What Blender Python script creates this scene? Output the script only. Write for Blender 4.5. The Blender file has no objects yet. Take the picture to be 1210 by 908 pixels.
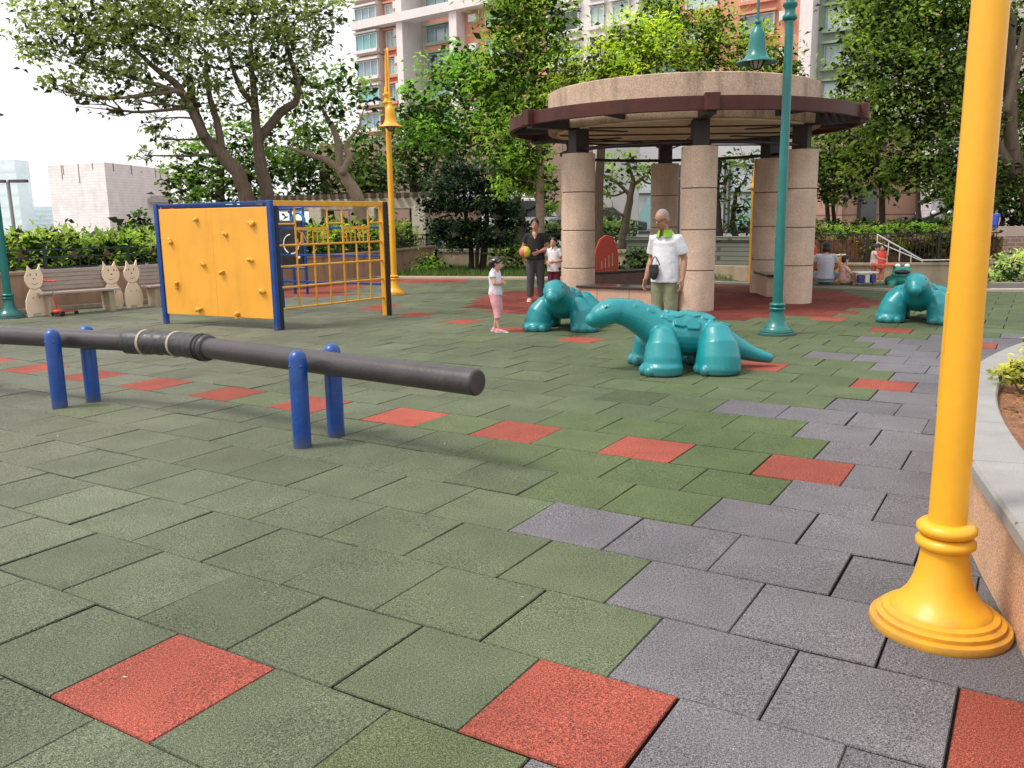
import bpy, bmesh, math, random
import numpy as np
from mathutils import Vector, Matrix, Euler
random.seed(7)
PI = math.pi
sc = bpy.context.scene
COL = sc.collection
# ------------------------------------------------------------------ camera numbers (measured)
FPX, PITCH, ROLL, CAMH = 1021.96, 0.187299, 0.0145890, 1.4836
_f = Vector((0, math.cos(PITCH), -math.sin(PITCH))); _r = Vector((1, 0, 0)); _d = _f.cross(_r)
CR = _r*math.cos(ROLL) + _d*math.sin(ROLL)
CD = -_r*math.sin(ROLL) + _d*math.cos(ROLL)
def at(x, y, Y):
    """world point at depth Y (metres north of the viewpoint) seen along a measured direction"""
    q = CR*((x-605)/FPX) + CD*((y-454)/FPX) + _f
    p = q*(Y/q.y)
    return Vector((p.x, p.y, p.z + CAMH))

# ------------------------------------------------------------------ object helpers
def tag(o, label=None, cat=None, group=None, kind=None):
    if label: o['label'] = label
    if cat: o['category'] = cat
    if group: o['group'] = group
    if kind: o['kind'] = kind
    return o
def empty(name, loc=(0, 0, 0), rz=0, label=None, cat=None, group=None, scale=1):
    o = bpy.data.objects.new(name, None); COL.objects.link(o)
    o.location = loc; o.rotation_euler = (0, 0, rz); o.empty_display_size = .1
    if scale != 1: o.scale = (scale,)*3
    return tag(o, label, cat, group)
def copy_tree(o, parent=None):
    c = o.copy(); COL.objects.link(c)
    if parent: c.parent = parent
    for ch in list(o.children): copy_tree(ch, c)
    return c
def rotz(a): return Matrix.Rotation(a, 3, 'Z')
class MB:
    def __init__(s): s.v = []; s.f = []; s.m = []
    def add(s, vs, fs, mi=0):
        b = len(s.v); s.v += [tuple(v) for v in vs]
        s.f += [tuple(i+b for i in f) for f in fs]; s.m += [mi]*len(fs); return s
    def box(s, c, d, R=None, mi=0, taper=1):
        x, y, z = d[0]/2, d[1]/2, d[2]/2; c = Vector(c)
        P = [(-x, -y, -z), (x, -y, -z), (x, y, -z), (-x, y, -z), (-x*taper, -y*taper, z), (x*taper, -y*taper, z), (x*taper, y*taper, z), (-x*taper, y*taper, z)]
        P = [c + (R @ Vector(p) if R is not None else Vector(p)) for p in P]
        return s.add(P, [(0, 3, 2, 1), (4, 5, 6, 7), (0, 1, 5, 4), (1, 2, 6, 5), (2, 3, 7, 6), (3, 0, 4, 7)], mi)
    def bar(s, a, b, w, h=None, mi=0):
        a = Vector(a); b = Vector(b); h = h or w; d = b-a; L = d.length; d.normalize()
        up = Vector((0, 0, 1)) if abs(d.z) < .95 else Vector((0, 1, 0))
        x = d.cross(up).normalized(); z = x.cross(d)
        R = Matrix((x, d, z)).transposed()
        return s.box((a+b)/2, (w, L, h), R, mi)
    def tube(s, pts, rad, seg=12, cap='round', sq=None, mi=0, ends=(1, 1), side=None):
        pts = [Vector(p) for p in pts]; n = len(pts)
        if not hasattr(rad, '__len__'): rad = [rad]*n
        if cap == 'round':
            d0 = (pts[0]-pts[1]).normalized(); d1 = (pts[-1]-pts[-2]).normalized()
            A = [(pts[0]+d0*rad[0]*math.sin(t), rad[0]*math.cos(t)) for t in (1.35, .95, .5)] if ends[0] else []
            B = [(pts[-1]+d1*rad[-1]*math.sin(t), rad[-1]*math.cos(t)) for t in (.5, .95, 1.35)] if ends[1] else []
            pts = [a[0] for a in A]+pts+[b[0] for b in B]; rad = [a[1] for a in A]+list(rad)+[b[1] for b in B]
            if sq is not None and hasattr(sq[0], '__len__'):
                sq = [sq[0]]*len(A)+list(sq)+[sq[-1]]*len(B)
        n = len(pts); vs = []; x = None
        for i, p in enumerate(pts):
            t = (pts[min(i+1, n-1)]-pts[max(i-1, 0)])
            if t.length < 1e-9: t = Vector((0, 0, 1))
            t.normalize()
            if x is None:
                ref = Vector(side) if side else (Vector((1, 0, 0)) if abs(t.x) < .9 else Vector((0, 1, 0)))
                x = (ref-t*ref.dot(t)).normalized()
            else:
                x = (x-t*x.dot(t)).normalized()
            y = t.cross(x)
            if sq is None: sx = sy = 1
            elif hasattr(sq[0], '__len__'): sx, sy = sq[i]
            else: sx, sy = sq
            for k in range(seg):
                a = 2*PI*k/seg
                vs.append(p + x*(math.cos(a)*rad[i]*sx) + y*(math.sin(a)*rad[i]*sy))
        fs = []
        for i in range(n-1):
            for k in range(seg):
                k2 = (k+1) % seg
                fs.append((i*seg+k, i*seg+k2, (i+1)*seg+k2, (i+1)*seg+k))
        fs.append(tuple(range(seg-1, -1, -1))); fs.append(tuple((n-1)*seg+k for k in range(seg)))
        return s.add(vs, fs, mi)
    def lathe(s, prof, seg=32, c=(0, 0, 0), mi=0, a0=0, a1=2*PI, closed=True):
        c = Vector(c); vs = []; n = len(prof); full = abs(a1-a0-2*PI) < 1e-6
        N = seg if full else seg+1
        for i in range(N):
            a = a0+(a1-a0)*i/seg
            for r, z in prof: vs.append(c+Vector((r*math.cos(a), r*math.sin(a), z)))
        fs = []
        for i in range(seg):
            j = (i+1) % N
            for k in range(n-1): fs.append((i*n+k, j*n+k, j*n+k+1, i*n+k+1))
        if closed and full:
            if prof[0][0] > 1e-6: fs.append(tuple(i*n for i in range(N-1, -1, -1)))
            if prof[-1][0] > 1e-6: fs.append(tuple(i*n+n-1 for i in range(N)))
        return s.add(vs, fs, mi)
    def ring(s, r0, r1, z0, z1, seg=64, c=(0, 0, 0), mi=0, a0=0, a1=2*PI):
        s.lathe([(r0, z0), (r1, z0), (r1, z1), (r0, z1), (r0, z0)], seg, c, mi, a0, a1, False)
        if abs(a1-a0-2*PI) > 1e-6:
            b = len(s.v)-5*(seg+1)
            s.f += [(b, b+1, b+2, b+3), tuple(b+5*seg+k for k in (3, 2, 1, 0))]; s.m += [mi, mi]
        return s
    def prism(s, poly, z0, z1, M=None, mi=0):
        n = len(poly); M = M or Matrix.Identity(4)
        vs = [M @ Vector((p[0], p[1], z0)) for p in poly]+[M @ Vector((p[0], p[1], z1)) for p in poly]
        fs = [tuple(range(n-1, -1, -1)), tuple(range(n, 2*n))]+[(i, (i+1) % n, n+(i+1) % n, n+i) for i in range(n)]
        return s.add(vs, fs, mi)
    def ball(s, c, r, seg=14, rings=9, R=None, mi=0):
        if not hasattr(r, '__len__'): r = (r, r, r)
        c = Vector(c); vs = []; fs = []
        for i in range(rings+1):
            t = PI*i/rings
            t = min(max(t, .02), PI-.02)
            for k in range(seg):
                a = 2*PI*k/seg
                p = Vector((r[0]*math.sin(t)*math.cos(a), r[1]*math.sin(t)*math.sin(a), -r[2]*math.cos(t)))
                vs.append(c+(R @ p if R is not None else p))
        for i in range(rings):
            for k in range(seg):
                k2 = (k+1) % seg; fs.append((i*seg+k, i*seg+k2, (i+1)*seg+k2, (i+1)*seg+k))
        fs.append(tuple(range(seg-1, -1, -1))); fs.append(tuple(rings*seg+k for k in range(seg)))
        return s.add(vs, fs, mi)
    def sweep(s, path, prof, mi=0):
        """profile (offset to the left of travel, z) swept along a plan polyline"""
        n = len(path); P = [Vector((p[0], p[1], 0)) for p in path]; zb = [p[2] if len(p) > 2 else 0 for p in path]
        vs = []; k = len(prof)
        for i in range(n):
            a = (P[i]-P[i-1]).normalized() if i else (P[1]-P[0]).normalized()
            b = (P[i+1]-P[i]).normalized() if i < n-1 else a
            t = (a+b).normalized(); nn = Vector((-t.y, t.x, 0))/max(.4, t.dot(a))
            for o, z in prof: vs.append(P[i]+nn*o+Vector((0, 0, z+zb[i])))
        fs = []
        for i in range(n-1):
            for j in range(k):
                j2 = (j+1) % k; fs.append((i*k+j, (i+1)*k+j, (i+1)*k+j2, i*k+j2))
        fs.append(tuple(range(k))); fs.append(tuple((n-1)*k+j for j in range(k-1, -1, -1)))
        return s.add(vs, fs, mi)
    def mesh(s, name='m'):
        me = bpy.data.meshes.new(name); me.from_pydata(s.v, [], s.f)
        me.polygons.foreach_set('material_index', s.m); me.update(); return me
    def build(s, name, mats, parent=None, smooth=None, bevel=0, me=None):
        me = me or s.mesh(name)
        bm = bmesh.new(); bm.from_mesh(me); bmesh.ops.recalc_face_normals(bm, faces=bm.faces); bm.to_mesh(me); bm.free()
        return put(name, me, mats, parent, smooth, bevel)
def put(name, me, mats, parent=None, smooth=None, bevel=0):
    if not isinstance(mats, (list, tuple)): mats = [mats]
    me.materials.clear()
    for m in mats: me.materials.append(m)
    o = bpy.data.objects.new(name, me); COL.objects.link(o)
    if parent: o.parent = parent
    if smooth is not None:
        me.polygons.foreach_set('use_smooth', [True]*len(me.polygons))
        if smooth < 179: me.set_sharp_from_angle(angle=math.radians(smooth))
    if bevel:
        b = o.modifiers.new('bevel', 'BEVEL'); b.width = bevel; b.segments = 2; b.limit_method = 'ANGLE'; b.angle_limit = math.radians(40)
    return o
def remesh(mb, voxel, smooth=4):
    me = mb.mesh('tmp')
    bm = bmesh.new(); bm.from_mesh(me); bmesh.ops.recalc_face_normals(bm, faces=bm.faces); bm.to_mesh(me); bm.free()
    o = bpy.data.objects.new('tmp', me); COL.objects.link(o)
    r = o.modifiers.new('r', 'REMESH'); r.mode = 'VOXEL'; r.voxel_size = voxel; r.adaptivity = 0
    if smooth:
        s = o.modifiers.new('s', 'SMOOTH'); s.factor = .5; s.iterations = smooth
    dg = bpy.context.evaluated_depsgraph_get(); dg.update()
    out = bpy.data.meshes.new_from_object(o.evaluated_get(dg))
    bpy.data.objects.remove(o); bpy.data.meshes.remove(me)
    out.polygons.foreach_set('use_smooth', [True]*len(out.polygons))
    return out

# ------------------------------------------------------------------ materials
_mats = {}
def nodes(m):
    m.use_nodes = True; nt = m.node_tree; return nt, nt.nodes, nt.links
def mat(name, col, rough=.6, var=.18, scale=8., bump=0., bscale=60., metal=0., spec=.5, coat=0, speck=0, speck_scale=250., dirt=0, stretch=None, grime=0, scuff=0):
    if name in _mats: return _mats[name]
    m = bpy.data.materials.new(name); nt, N, L = nodes(m); b = N['Principled BSDF']
    b.inputs['Roughness'].default_value = rough; b.inputs['Metallic'].default_value = metal
    b.inputs['Specular IOR Level'].default_value = spec
    if coat: b.inputs['Coat Weight'].default_value = coat; b.inputs['Coat Roughness'].default_value = .15
    tc = N.new('ShaderNodeTexCoord'); mp = N.new('ShaderNodeMapping'); L.new(tc.outputs['Object'], mp.inputs['Vector'])
    if stretch: mp.inputs['Scale'].default_value = stretch
    no = N.new('ShaderNodeTexNoise'); no.inputs['Scale'].default_value = scale; no.inputs['Detail'].default_value = 6; no.inputs['Roughness'].default_value = .65
    L.new(mp.outputs['Vector'], no.inputs['Vector'])
    cr = N.new('ShaderNodeValToRGB'); e = cr.color_ramp.elements
    e[0].position = .3; e[1].position = .7
    e[0].color = tuple(c*(1-var) for c in col)+(1,); e[1].color = tuple(min(1, c*(1+var)) for c in col)+(1,)
    L.new(no.outputs['Fac'], cr.inputs['Fac']); out = cr.outputs['Color']
    if speck:
        n2 = N.new('ShaderNodeTexNoise'); n2.inputs['Scale'].default_value = speck_scale; n2.inputs['Detail'].default_value = 2
        L.new(tc.outputs['Object'], n2.inputs['Vector'])
        r2 = N.new('ShaderNodeMapRange'); r2.inputs['From Min'].default_value = .3; r2.inputs['From Max'].default_value = .7
        r2.inputs['To Min'].default_value = 1-speck; r2.inputs['To Max'].default_value = 1+speck; L.new(n2.outputs['Fac'], r2.inputs['Value'])
        mx = N.new('ShaderNodeMix'); mx.data_type = 'RGBA'; mx.blend_type = 'MULTIPLY'; mx.inputs['Factor'].default_value = 1
        L.new(out, mx.inputs['A']); L.new(r2.outputs['Result'], mx.inputs['B']); out = mx.outputs['Result']
    if dirt:
        n3 = N.new('ShaderNodeTexNoise'); n3.inputs['Scale'].default_value = 2.2; n3.inputs['Detail'].default_value = 8
        m3 = N.new('ShaderNodeMapping'); m3.inputs['Scale'].default_value = (2.2, 2.2, .35); L.new(tc.outputs['Object'], m3.inputs['Vector']); L.new(m3.outputs['Vector'], n3.inputs['Vector'])
        r3 = N.new('ShaderNodeMapRange'); r3.inputs['From Min'].default_value = .48; r3.inputs['From Max'].default_value = .75
        r3.inputs['To Min'].default_value = 1; r3.inputs['To Max'].default_value = 1-dirt; L.new(n3.outputs['Fac'], r3.inputs['Value'])
        mx = N.new('ShaderNodeMix'); mx.data_type = 'RGBA'; mx.blend_type = 'MULTIPLY'; mx.inputs['Factor'].default_value = 1
        L.new(out, mx.inputs['A']); L.new(r3.outputs['Result'], mx.inputs['B']); out = mx.outputs['Result']
    if scuff:
        n5 = N.new('ShaderNodeTexNoise'); n5.inputs['Scale'].default_value = 16; n5.inputs['Detail'].default_value = 10; n5.inputs['Roughness'].default_value = .75
        L.new(tc.outputs['Object'], n5.inputs['Vector'])
        r5 = N.new('ShaderNodeMapRange'); r5.inputs['From Min'].default_value = .60; r5.inputs['From Max'].default_value = .72; r5.inputs['To Max'].default_value = scuff
        L.new(n5.outputs['Fac'], r5.inputs['Value'])
        mx = N.new('ShaderNodeMix'); mx.data_type = 'RGBA'; L.new(r5.outputs['Result'], mx.inputs['Factor']); L.new(out, mx.inputs['A'])
        mx.inputs['B'].default_value = tuple(.5*c+.5*(.22+.3*sum(col)/3) for c in col)+(1,); out = mx.outputs['Result']
    if grime:
        sp = N.new('ShaderNodeSeparateXYZ'); L.new(tc.outputs['Object'], sp.inputs['Vector'])
        n6 = N.new('ShaderNodeTexNoise'); n6.inputs['Scale'].default_value = 14; n6.inputs['Detail'].default_value = 8; L.new(tc.outputs['Object'], n6.inputs['Vector'])
        m6 = N.new('ShaderNodeMath'); m6.operation = 'MULTIPLY_ADD'; m6.inputs[1].default_value = -.16; L.new(n6.outputs['Fac'], m6.inputs[0]); L.new(sp.outputs['Z'], m6.inputs[2])
        r6 = N.new('ShaderNodeMapRange'); r6.inputs['From Min'].default_value = -.085; r6.inputs['From Max'].default_value = .02; r6.inputs['To Min'].default_value = grime; r6.inputs['To Max'].default_value = 0
        L.new(m6.outputs[0], r6.inputs['Value'])
        mx = N.new('ShaderNodeMix'); mx.data_type = 'RGBA'; L.new(r6.outputs['Result'], mx.inputs['Factor']); L.new(out, mx.inputs['A']); mx.inputs['B'].default_value = (.10, .085, .07, 1); out = mx.outputs['Result']
    L.new(out, b.inputs['Base Color'])
    rr = N.new('ShaderNodeMapRange'); rr.inputs['To Min'].default_value = max(0, rough-.08); rr.inputs['To Max'].default_value = min(1, rough+.08)
    L.new(no.outputs['Fac'], rr.inputs['Value']); L.new(rr.outputs['Result'], b.inputs['Roughness'])
    if bump:
        n4 = N.new('ShaderNodeTexNoise'); n4.inputs['Scale'].default_value = bscale; n4.inputs['Detail'].default_value = 4
        L.new(mp.outputs['Vector'], n4.inputs['Vector'])
        bp = N.new('ShaderNodeBump'); bp.inputs['Strength'].default_value = bump; bp.inputs['Distance'].default_value = .02
        L.new(n4.outputs['Fac'], bp.inputs['Height']); L.new(bp.outputs['Normal'], b.inputs['Normal'])
    _mats[name] = m; return m
def glass_mat(name, col, rough=.08):
    m = mat(name, col, rough, .25, .7, spec=1.0); return m
def attr_mat(name, rough=.55, trans=.3, gran=0, spec=.3, boost=1.0):
    """colour from the mesh's own colour attribute (leaf and tile colours)"""
    if name in _mats: return _mats[name]
    m = bpy.data.materials.new(name); nt, N, L = nodes(m); b = N['Principled BSDF']; o = N['Material Output']
    b.inputs['Roughness'].default_value = rough; b.inputs['Specular IOR Level'].default_value = spec
    a = N.new('ShaderNodeAttribute'); a.attribute_name = 'Col'
    L.new(a.outputs['Color'], b.inputs['Base Color'])
    if trans:
        t = N.new('ShaderNodeBsdfTranslucent'); mx = N.new('ShaderNodeMix'); mx.data_type = 'RGBA'; mx.blend_type = 'MULTIPLY'; mx.inputs['Factor'].default_value = 1
        L.new(a.outputs['Color'], mx.inputs['A']); mx.inputs['B'].default_value = (1.25, 1.35, .6, 1); L.new(mx.outputs['Result'], t.inputs['Color'])
        ms = N.new('ShaderNodeMixShader'); ms.inputs['Fac'].default_value = trans
        L.new(b.outputs['BSDF'], ms.inputs[1]); L.new(t.outputs['BSDF'], ms.inputs[2]); L.new(ms.outputs['Shader'], o.inputs['Surface'])
    _mats[name] = m; return m
def rubber_mat():
    m = bpy.data.materials.new('rubber_granules'); nt, N, L = nodes(m); b = N['Principled BSDF']
    b.inputs['Roughness'].default_value = .75; b.inputs['Specular IOR Level'].default_value = .2
    a = N.new('ShaderNodeAttribute'); a.attribute_name = 'Col'
    tc = N.new('ShaderNodeTexCoord')
    out = a.outputs['Color']
    def mul(src, fac):
        mx = N.new('ShaderNodeMix'); mx.data_type = 'RGBA'; mx.blend_type = 'MULTIPLY'; mx.inputs['Factor'].default_value = 1
        L.new(src, mx.inputs['A']); L.new(fac, mx.inputs['B']); return mx.outputs['Result']
    for scale, lo, hi, det in ((280, .10, 1.95, 1.0), (110, .62, 1.38, 1.5), (.55, .78, 1.20, 5), (3.5, .88, 1.12, 7)):
        n = N.new('ShaderNodeTexNoise'); n.inputs['Scale'].default_value = scale; n.inputs['Detail'].default_value = det
        L.new(tc.outputs['Object'], n.inputs['Vector'])
        r = N.new('ShaderNodeMapRange'); r.inputs['From Min'].default_value = .27; r.inputs['From Max'].default_value = .73
        r.inputs['To Min'].default_value = lo; r.inputs['To Max'].default_value = hi
        L.new(n.outputs['Fac'], r.inputs['Value']); out = mul(out, r.outputs['Result'])
    L.new(out, b.inputs['Base Color'])
    v = N.new('ShaderNodeTexVoronoi'); v.inputs['Scale'].default_value = 330; L.new(tc.outputs['Object'], v.inputs['Vector'])
    bp = N.new('ShaderNodeBump'); bp.inputs['Strength'].default_value = .35; bp.inputs['Distance'].default_value = .004; bp.invert = True
    L.new(v.outputs['Distance'], bp.inputs['Height']); L.new(bp.outputs['Normal'], b.inputs['Normal'])
    return m
def tile_wall_mat(name, col, line, bw, bh, rough=.5, mortar=.02, off=.5, var=.12, horiz=True):
    """bricks / wall tiles laid on a vertical face (generated from x+y and z)"""
    if name in _mats: return _mats[name]
    m = bpy.data.materials.new(name); nt, N, L = nodes(m); b = N['Principled BSDF']; b.inputs['Roughness'].default_value = rough
    tc = N.new('ShaderNodeTexCoord'); sp = N.new('ShaderNodeSeparateXYZ'); L.new(tc.outputs['Object'], sp.inputs['Vector'])
    ad = N.new('ShaderNodeMath'); ad.operation = 'ADD'; L.new(sp.outputs['X'], ad.inputs[0]); L.new(sp.outputs['Y'], ad.inputs[1])
    cb = N.new('ShaderNodeCombineXYZ'); L.new(ad.outputs[0], cb.inputs['X']); L.new(sp.outputs['Z'], cb.inputs['Y'])
    br = N.new('ShaderNodeTexBrick'); br.offset = off; br.inputs['Scale'].default_value = 1
    br.inputs['Brick Width'].default_value = bw; br.inputs['Row Height'].default_value = bh; br.inputs['Mortar Size'].default_value = mortar
    br.inputs['Color1'].default_value = tuple(c*(1-var) for c in col)+(1,); br.inputs['Color2'].default_value = tuple(min(1, c*(1+var)) for c in col)+(1,); br.inputs['Mortar'].default_value = line+(1,)
    L.new(cb.outputs['Vector'], br.inputs['Vector'])
    no = N.new('ShaderNodeTexNoise'); no.inputs['Scale'].default_value = 1.4; no.inputs['Detail'].default_value = 8; L.new(tc.outputs['Object'], no.inputs['Vector'])
    r = N.new('ShaderNodeMapRange'); r.inputs['To Min'].default_value = .75; r.inputs['To Max'].default_value = 1.2; L.new(no.outputs['Fac'], r.inputs['Value'])
    mx = N.new('ShaderNodeMix'); mx.data_type = 'RGBA'; mx.blend_type = 'MULTIPLY'; mx.inputs['Factor'].default_value = 1
    L.new(br.outputs['Color'], mx.inputs['A']); L.new(r.outputs['Result'], mx.inputs['B']); L.new(mx.outputs['Result'], b.inputs['Base Color'])
    _mats[name] = m; return m

M_YEL = mat('yellow_enamel', (.80, .385, .018), .40, .07, 2.2, .05, 26, dirt=.10, grime=.5, scuff=.22)
M_GOLD = mat('golden_bar_paint', (.70, .33, .03), .42, .12, 9)
M_PANEL = mat('yellow_panel_plastic', (.84, .385, .04), .48, .08, 1.5, .02, 15, dirt=.10, scuff=.25)
M_HOLD = mat('grip_plastic', (.70, .36, .035), .45, .1, 20)
M_BLUE = mat('blue_paint', (.003, .052, .25), .36, .2, 6, .08, 40, coat=.15, grime=.6, scuff=.3)
M_NAVY = mat('dark_blue_paint', (.008, .06, .22), .4, .15, 6)
M_BLK = mat('black_plastic', (.012, .011, .012), .5, .3, 10)
M_TEAL = mat('teal_enamel', (.004, .145, .135), .32, .14, 4, .03, 30, coat=.2, grime=.5, scuff=.15)
M_DINO = mat('teal_moulded_plastic', (.007, .232, .258), .36, .14, 2.4, .07, 22, coat=.12, grime=.45, scuff=.30, dirt=.12)
M_BEAM = mat('dark_rubber_log', (.046, .037, .040), .36, .2, 5, .12, 45, stretch=(1, 1, 1), dirt=.25, scuff=.35)
M_SLEEVE = mat('black_rubber_sleeve', (.03, .028, .032), .4, .3, 14, .25, 25)
M_TAN = mat('tan_tape', (.38, .32, .24), .7, .2, 30)
M_COL = mat('pebbledash_column', (.58, .43, .325), .85, .14, 3, .3, 90, speck=.26, speck_scale=80, dirt=.2)
M_GROOVE = mat('column_joint', (.10, .07, .05), .9)
M_DRUM = mat('weathered_pebbledash', (.50, .36, .26), .9, .18, 3, .25, 160, speck=.32, speck_scale=60, dirt=.55)
M_BROWN = mat('brown_steel', (.075, .024, .019), .5, .25, 3, .03, 30, spec=.25, dirt=.2)
M_DBROWN = mat('dark_brown_steel', (.020, .012, .011), .5, .25, 4)
M_CREAM = mat('cream_soffit', (.80, .71, .52), .7, .15, 2, dirt=.2)
M_SLAB = mat('polished_dark_granite', (.045, .034, .032), .12, .35, 60, spec=.7)
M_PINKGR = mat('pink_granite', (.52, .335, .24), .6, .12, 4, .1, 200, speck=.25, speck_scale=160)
M_DARKGR = mat('shaded_brown_granite', (.16, .10, .07), .55, .2, 5, speck=.2)  # shade on the rear bench front is put into this colour
M_WALL = mat('brown_wash_wall', (.36, .225, .145), .85, .15, 3, .2, 120, speck=.18, dirt=.3)
M_BEIGE = mat('beige_render', (.42, .33, .23), .85, .15, 2, .1, 80, dirt=.3)
M_COPE = mat('grey_granite_coping', (.29, .28, .27), .55, .12, 6, .08, 150, speck=.18, speck_scale=200)
M_SOIL = mat('planting_soil', (.23, .105, .05), .95, .5, 14, .8, 40, speck=.4, speck_scale=90)
M_IRON = mat('green_black_iron', (.012, .035, .03), .45, .2, 8)
M_BARK = mat('grey_brown_bark', (.125, .088, .06), .9, .35, 9, .7, 25, stretch=(2, 2, .5))
M_BARKD = mat('dark_bark', (.045, .032, .024), .9, .35, 9, .6, 25)
M_BARKL = mat('pale_bark', (.26, .19, .13), .9, .25, 9, .5, 25)
M_WOOD = mat('grey_bench_slats', (.38, .31, .27), .6, .15, 4, .1, 40, stretch=(1, 1, 4))
M_CAT = mat('pale_plywood', (.86, .68, .49), .5, .06, 3)
M_CATB = mat('brown_marking', (.22, .10, .05), .6)
M_RED = mat('red_plastic', (.55, .055, .03), .4, .1, 5)
M_WHITE = mat('white_paint', (.78, .77, .75), .5, .05, 4)
M_GREYM = mat('grey_metal', (.32, .32, .33), .4, .1, 5, metal=.4)
M_LEAF = attr_mat('leaves', .45, .54)
M_GRASS = attr_mat('grass_blades', .6, .25)
M_RUB = rubber_mat()

# ------------------------------------------------------------------ numpy meshes with colour attribute
def np_quads(name, V, C, m, parent=None, smooth=False):
    """V (n,4,3) quads, C (n,3) colours"""
    n = len(V); me = bpy.data.meshes.new(name)
    me.vertices.add(n*4); me.vertices.foreach_set('co', V.astype(np.float32).ravel())
    me.loops.add(n*4); me.loops.foreach_set('vertex_index', np.arange(n*4, dtype=np.int32))
    me.polygons.add(n); me.polygons.foreach_set('loop_start', np.arange(0, n*4, 4, dtype=np.int32)); me.polygons.foreach_set('loop_total', np.full(n, 4, dtype=np.int32))
    me.update(calc_edges=True)
    at_ = me.color_attributes.new('Col', 'FLOAT_COLOR', 'POINT')
    c4 = np.ones((n, 4, 4), np.float32); c4[:, :, :3] = np.clip(C, 0, 1)[:, None, :]
    at_.data.foreach_set('color', c4.ravel())
    return put(name, me, m, parent)
def leaf_quads(rng, P, size, up=.35, aspect=.5, fold=.25, droop=0, outward=None):
    n = len(P)
    d = rng.normal(size=(n, 3)); d[:, 2] = d[:, 2]*.6-droop
    if outward is not None: d += outward*.8
    d /= np.linalg.norm(d, axis=1)[:, None]
    nr = rng.normal(size=(n, 3)); nr[:, 2] = np.abs(nr[:, 2])+up
    s = np.cross(d, nr); s /= np.linalg.norm(s, axis=1)[:, None]+1e-9
    nn = np.cross(s, d)
    L = size*rng.uniform(.6, 1.35, n)[:, None]; w = L*aspect*rng.uniform(.75, 1.2, n)[:, None]
    V = np.empty((n, 4, 3))
    V[:, 0] = P; V[:, 2] = P+d*L-nn*L*.12
    mid = P+d*L*.45
    V[:, 1] = mid+s*w*.5+nn*L*fold*.4; V[:, 3] = mid-s*w*.5+nn*L*fold*.4
    return V
LEAFGAIN = 2.5
def foliage(rng, blobs, size, cols, sub=16, dens=1., up=.35, aspect=.5, droop=0, clump=.28, inner=.25):
    """blobs: (centre, (rx,ry,rz), count). Leaves sit in small clumps spread over the blob, so gaps and lumps appear"""
    VV = []; CC = []
    cols = np.array(cols, float)
    for c, r, n in blobs:
        c = np.array(c, float); r = np.array(r, float); n = int(n*dens)
        k = max(5, int(sub*(n/600)**.6))
        u = rng.normal(size=(k, 3)); u /= np.linalg.norm(u, axis=1)[:, None]
        rad = rng.uniform(.25, 1, k)**.45
        cc = u*rad[:, None]
        idx = rng.integers(0, k, n)
        spread = clump*rng.uniform(.6, 1.4, k)
        off = rng.normal(size=(n, 3))*spread[idx][:, None]*np.array([1, 1, .62])
        Q = cc[idx]+off
        P = c+Q*r
        tone = rng.normal(0, .16, k)[idx]+rng.normal(0, .16, n)
        hue = np.clip(rng.uniform(0, 1, k)[idx]*.6+rng.uniform(0, 1, n)*.4, 0, 1)
        base = (cols[0]*(1-hue)[:, None]+cols[1]*hue[:, None])*LEAFGAIN
        shade = np.clip(.93+.22*Q[:, 2]+tone, .35, 1.7)  # random tone, plus upper leaves painted lighter as if better lit
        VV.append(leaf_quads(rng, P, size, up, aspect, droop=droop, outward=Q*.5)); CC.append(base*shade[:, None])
        ni = int(n*inner)
        if ni:
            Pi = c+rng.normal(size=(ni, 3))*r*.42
            VV.append(leaf_quads(rng, Pi, size*1.35, .2, .6)); CC.append(np.tile(cols[0]*.5, (ni, 1))*rng.uniform(.6, 1.2, (ni, 1)))  # inner leaves painted dark for the shade inside the crown
    return np.concatenate(VV), np.concatenate(CC)
def smooth_path(pts, n=4):
    pts = [Vector(p) for p in pts]
    if len(pts) < 3: return pts
    out = []
    for i in range(len(pts)-1):
        p0 = pts[max(i-1, 0)]; p1 = pts[i]; p2 = pts[i+1]; p3 = pts[min(i+2, len(pts)-1)]
        for k in range(n):
            t = k/n
            out.append(.5*((2*p1)+(p2-p0)*t+(2*p0-5*p1+4*p2-p3)*t*t+(3*p1-p0-3*p2+p3)*t*t*t))
    return out+[pts[-1]]
def lerp_list(a, n): return [np.interp(i/(n-1), np.linspace(0, 1, len(a)), a) for i in range(n)]
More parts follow.
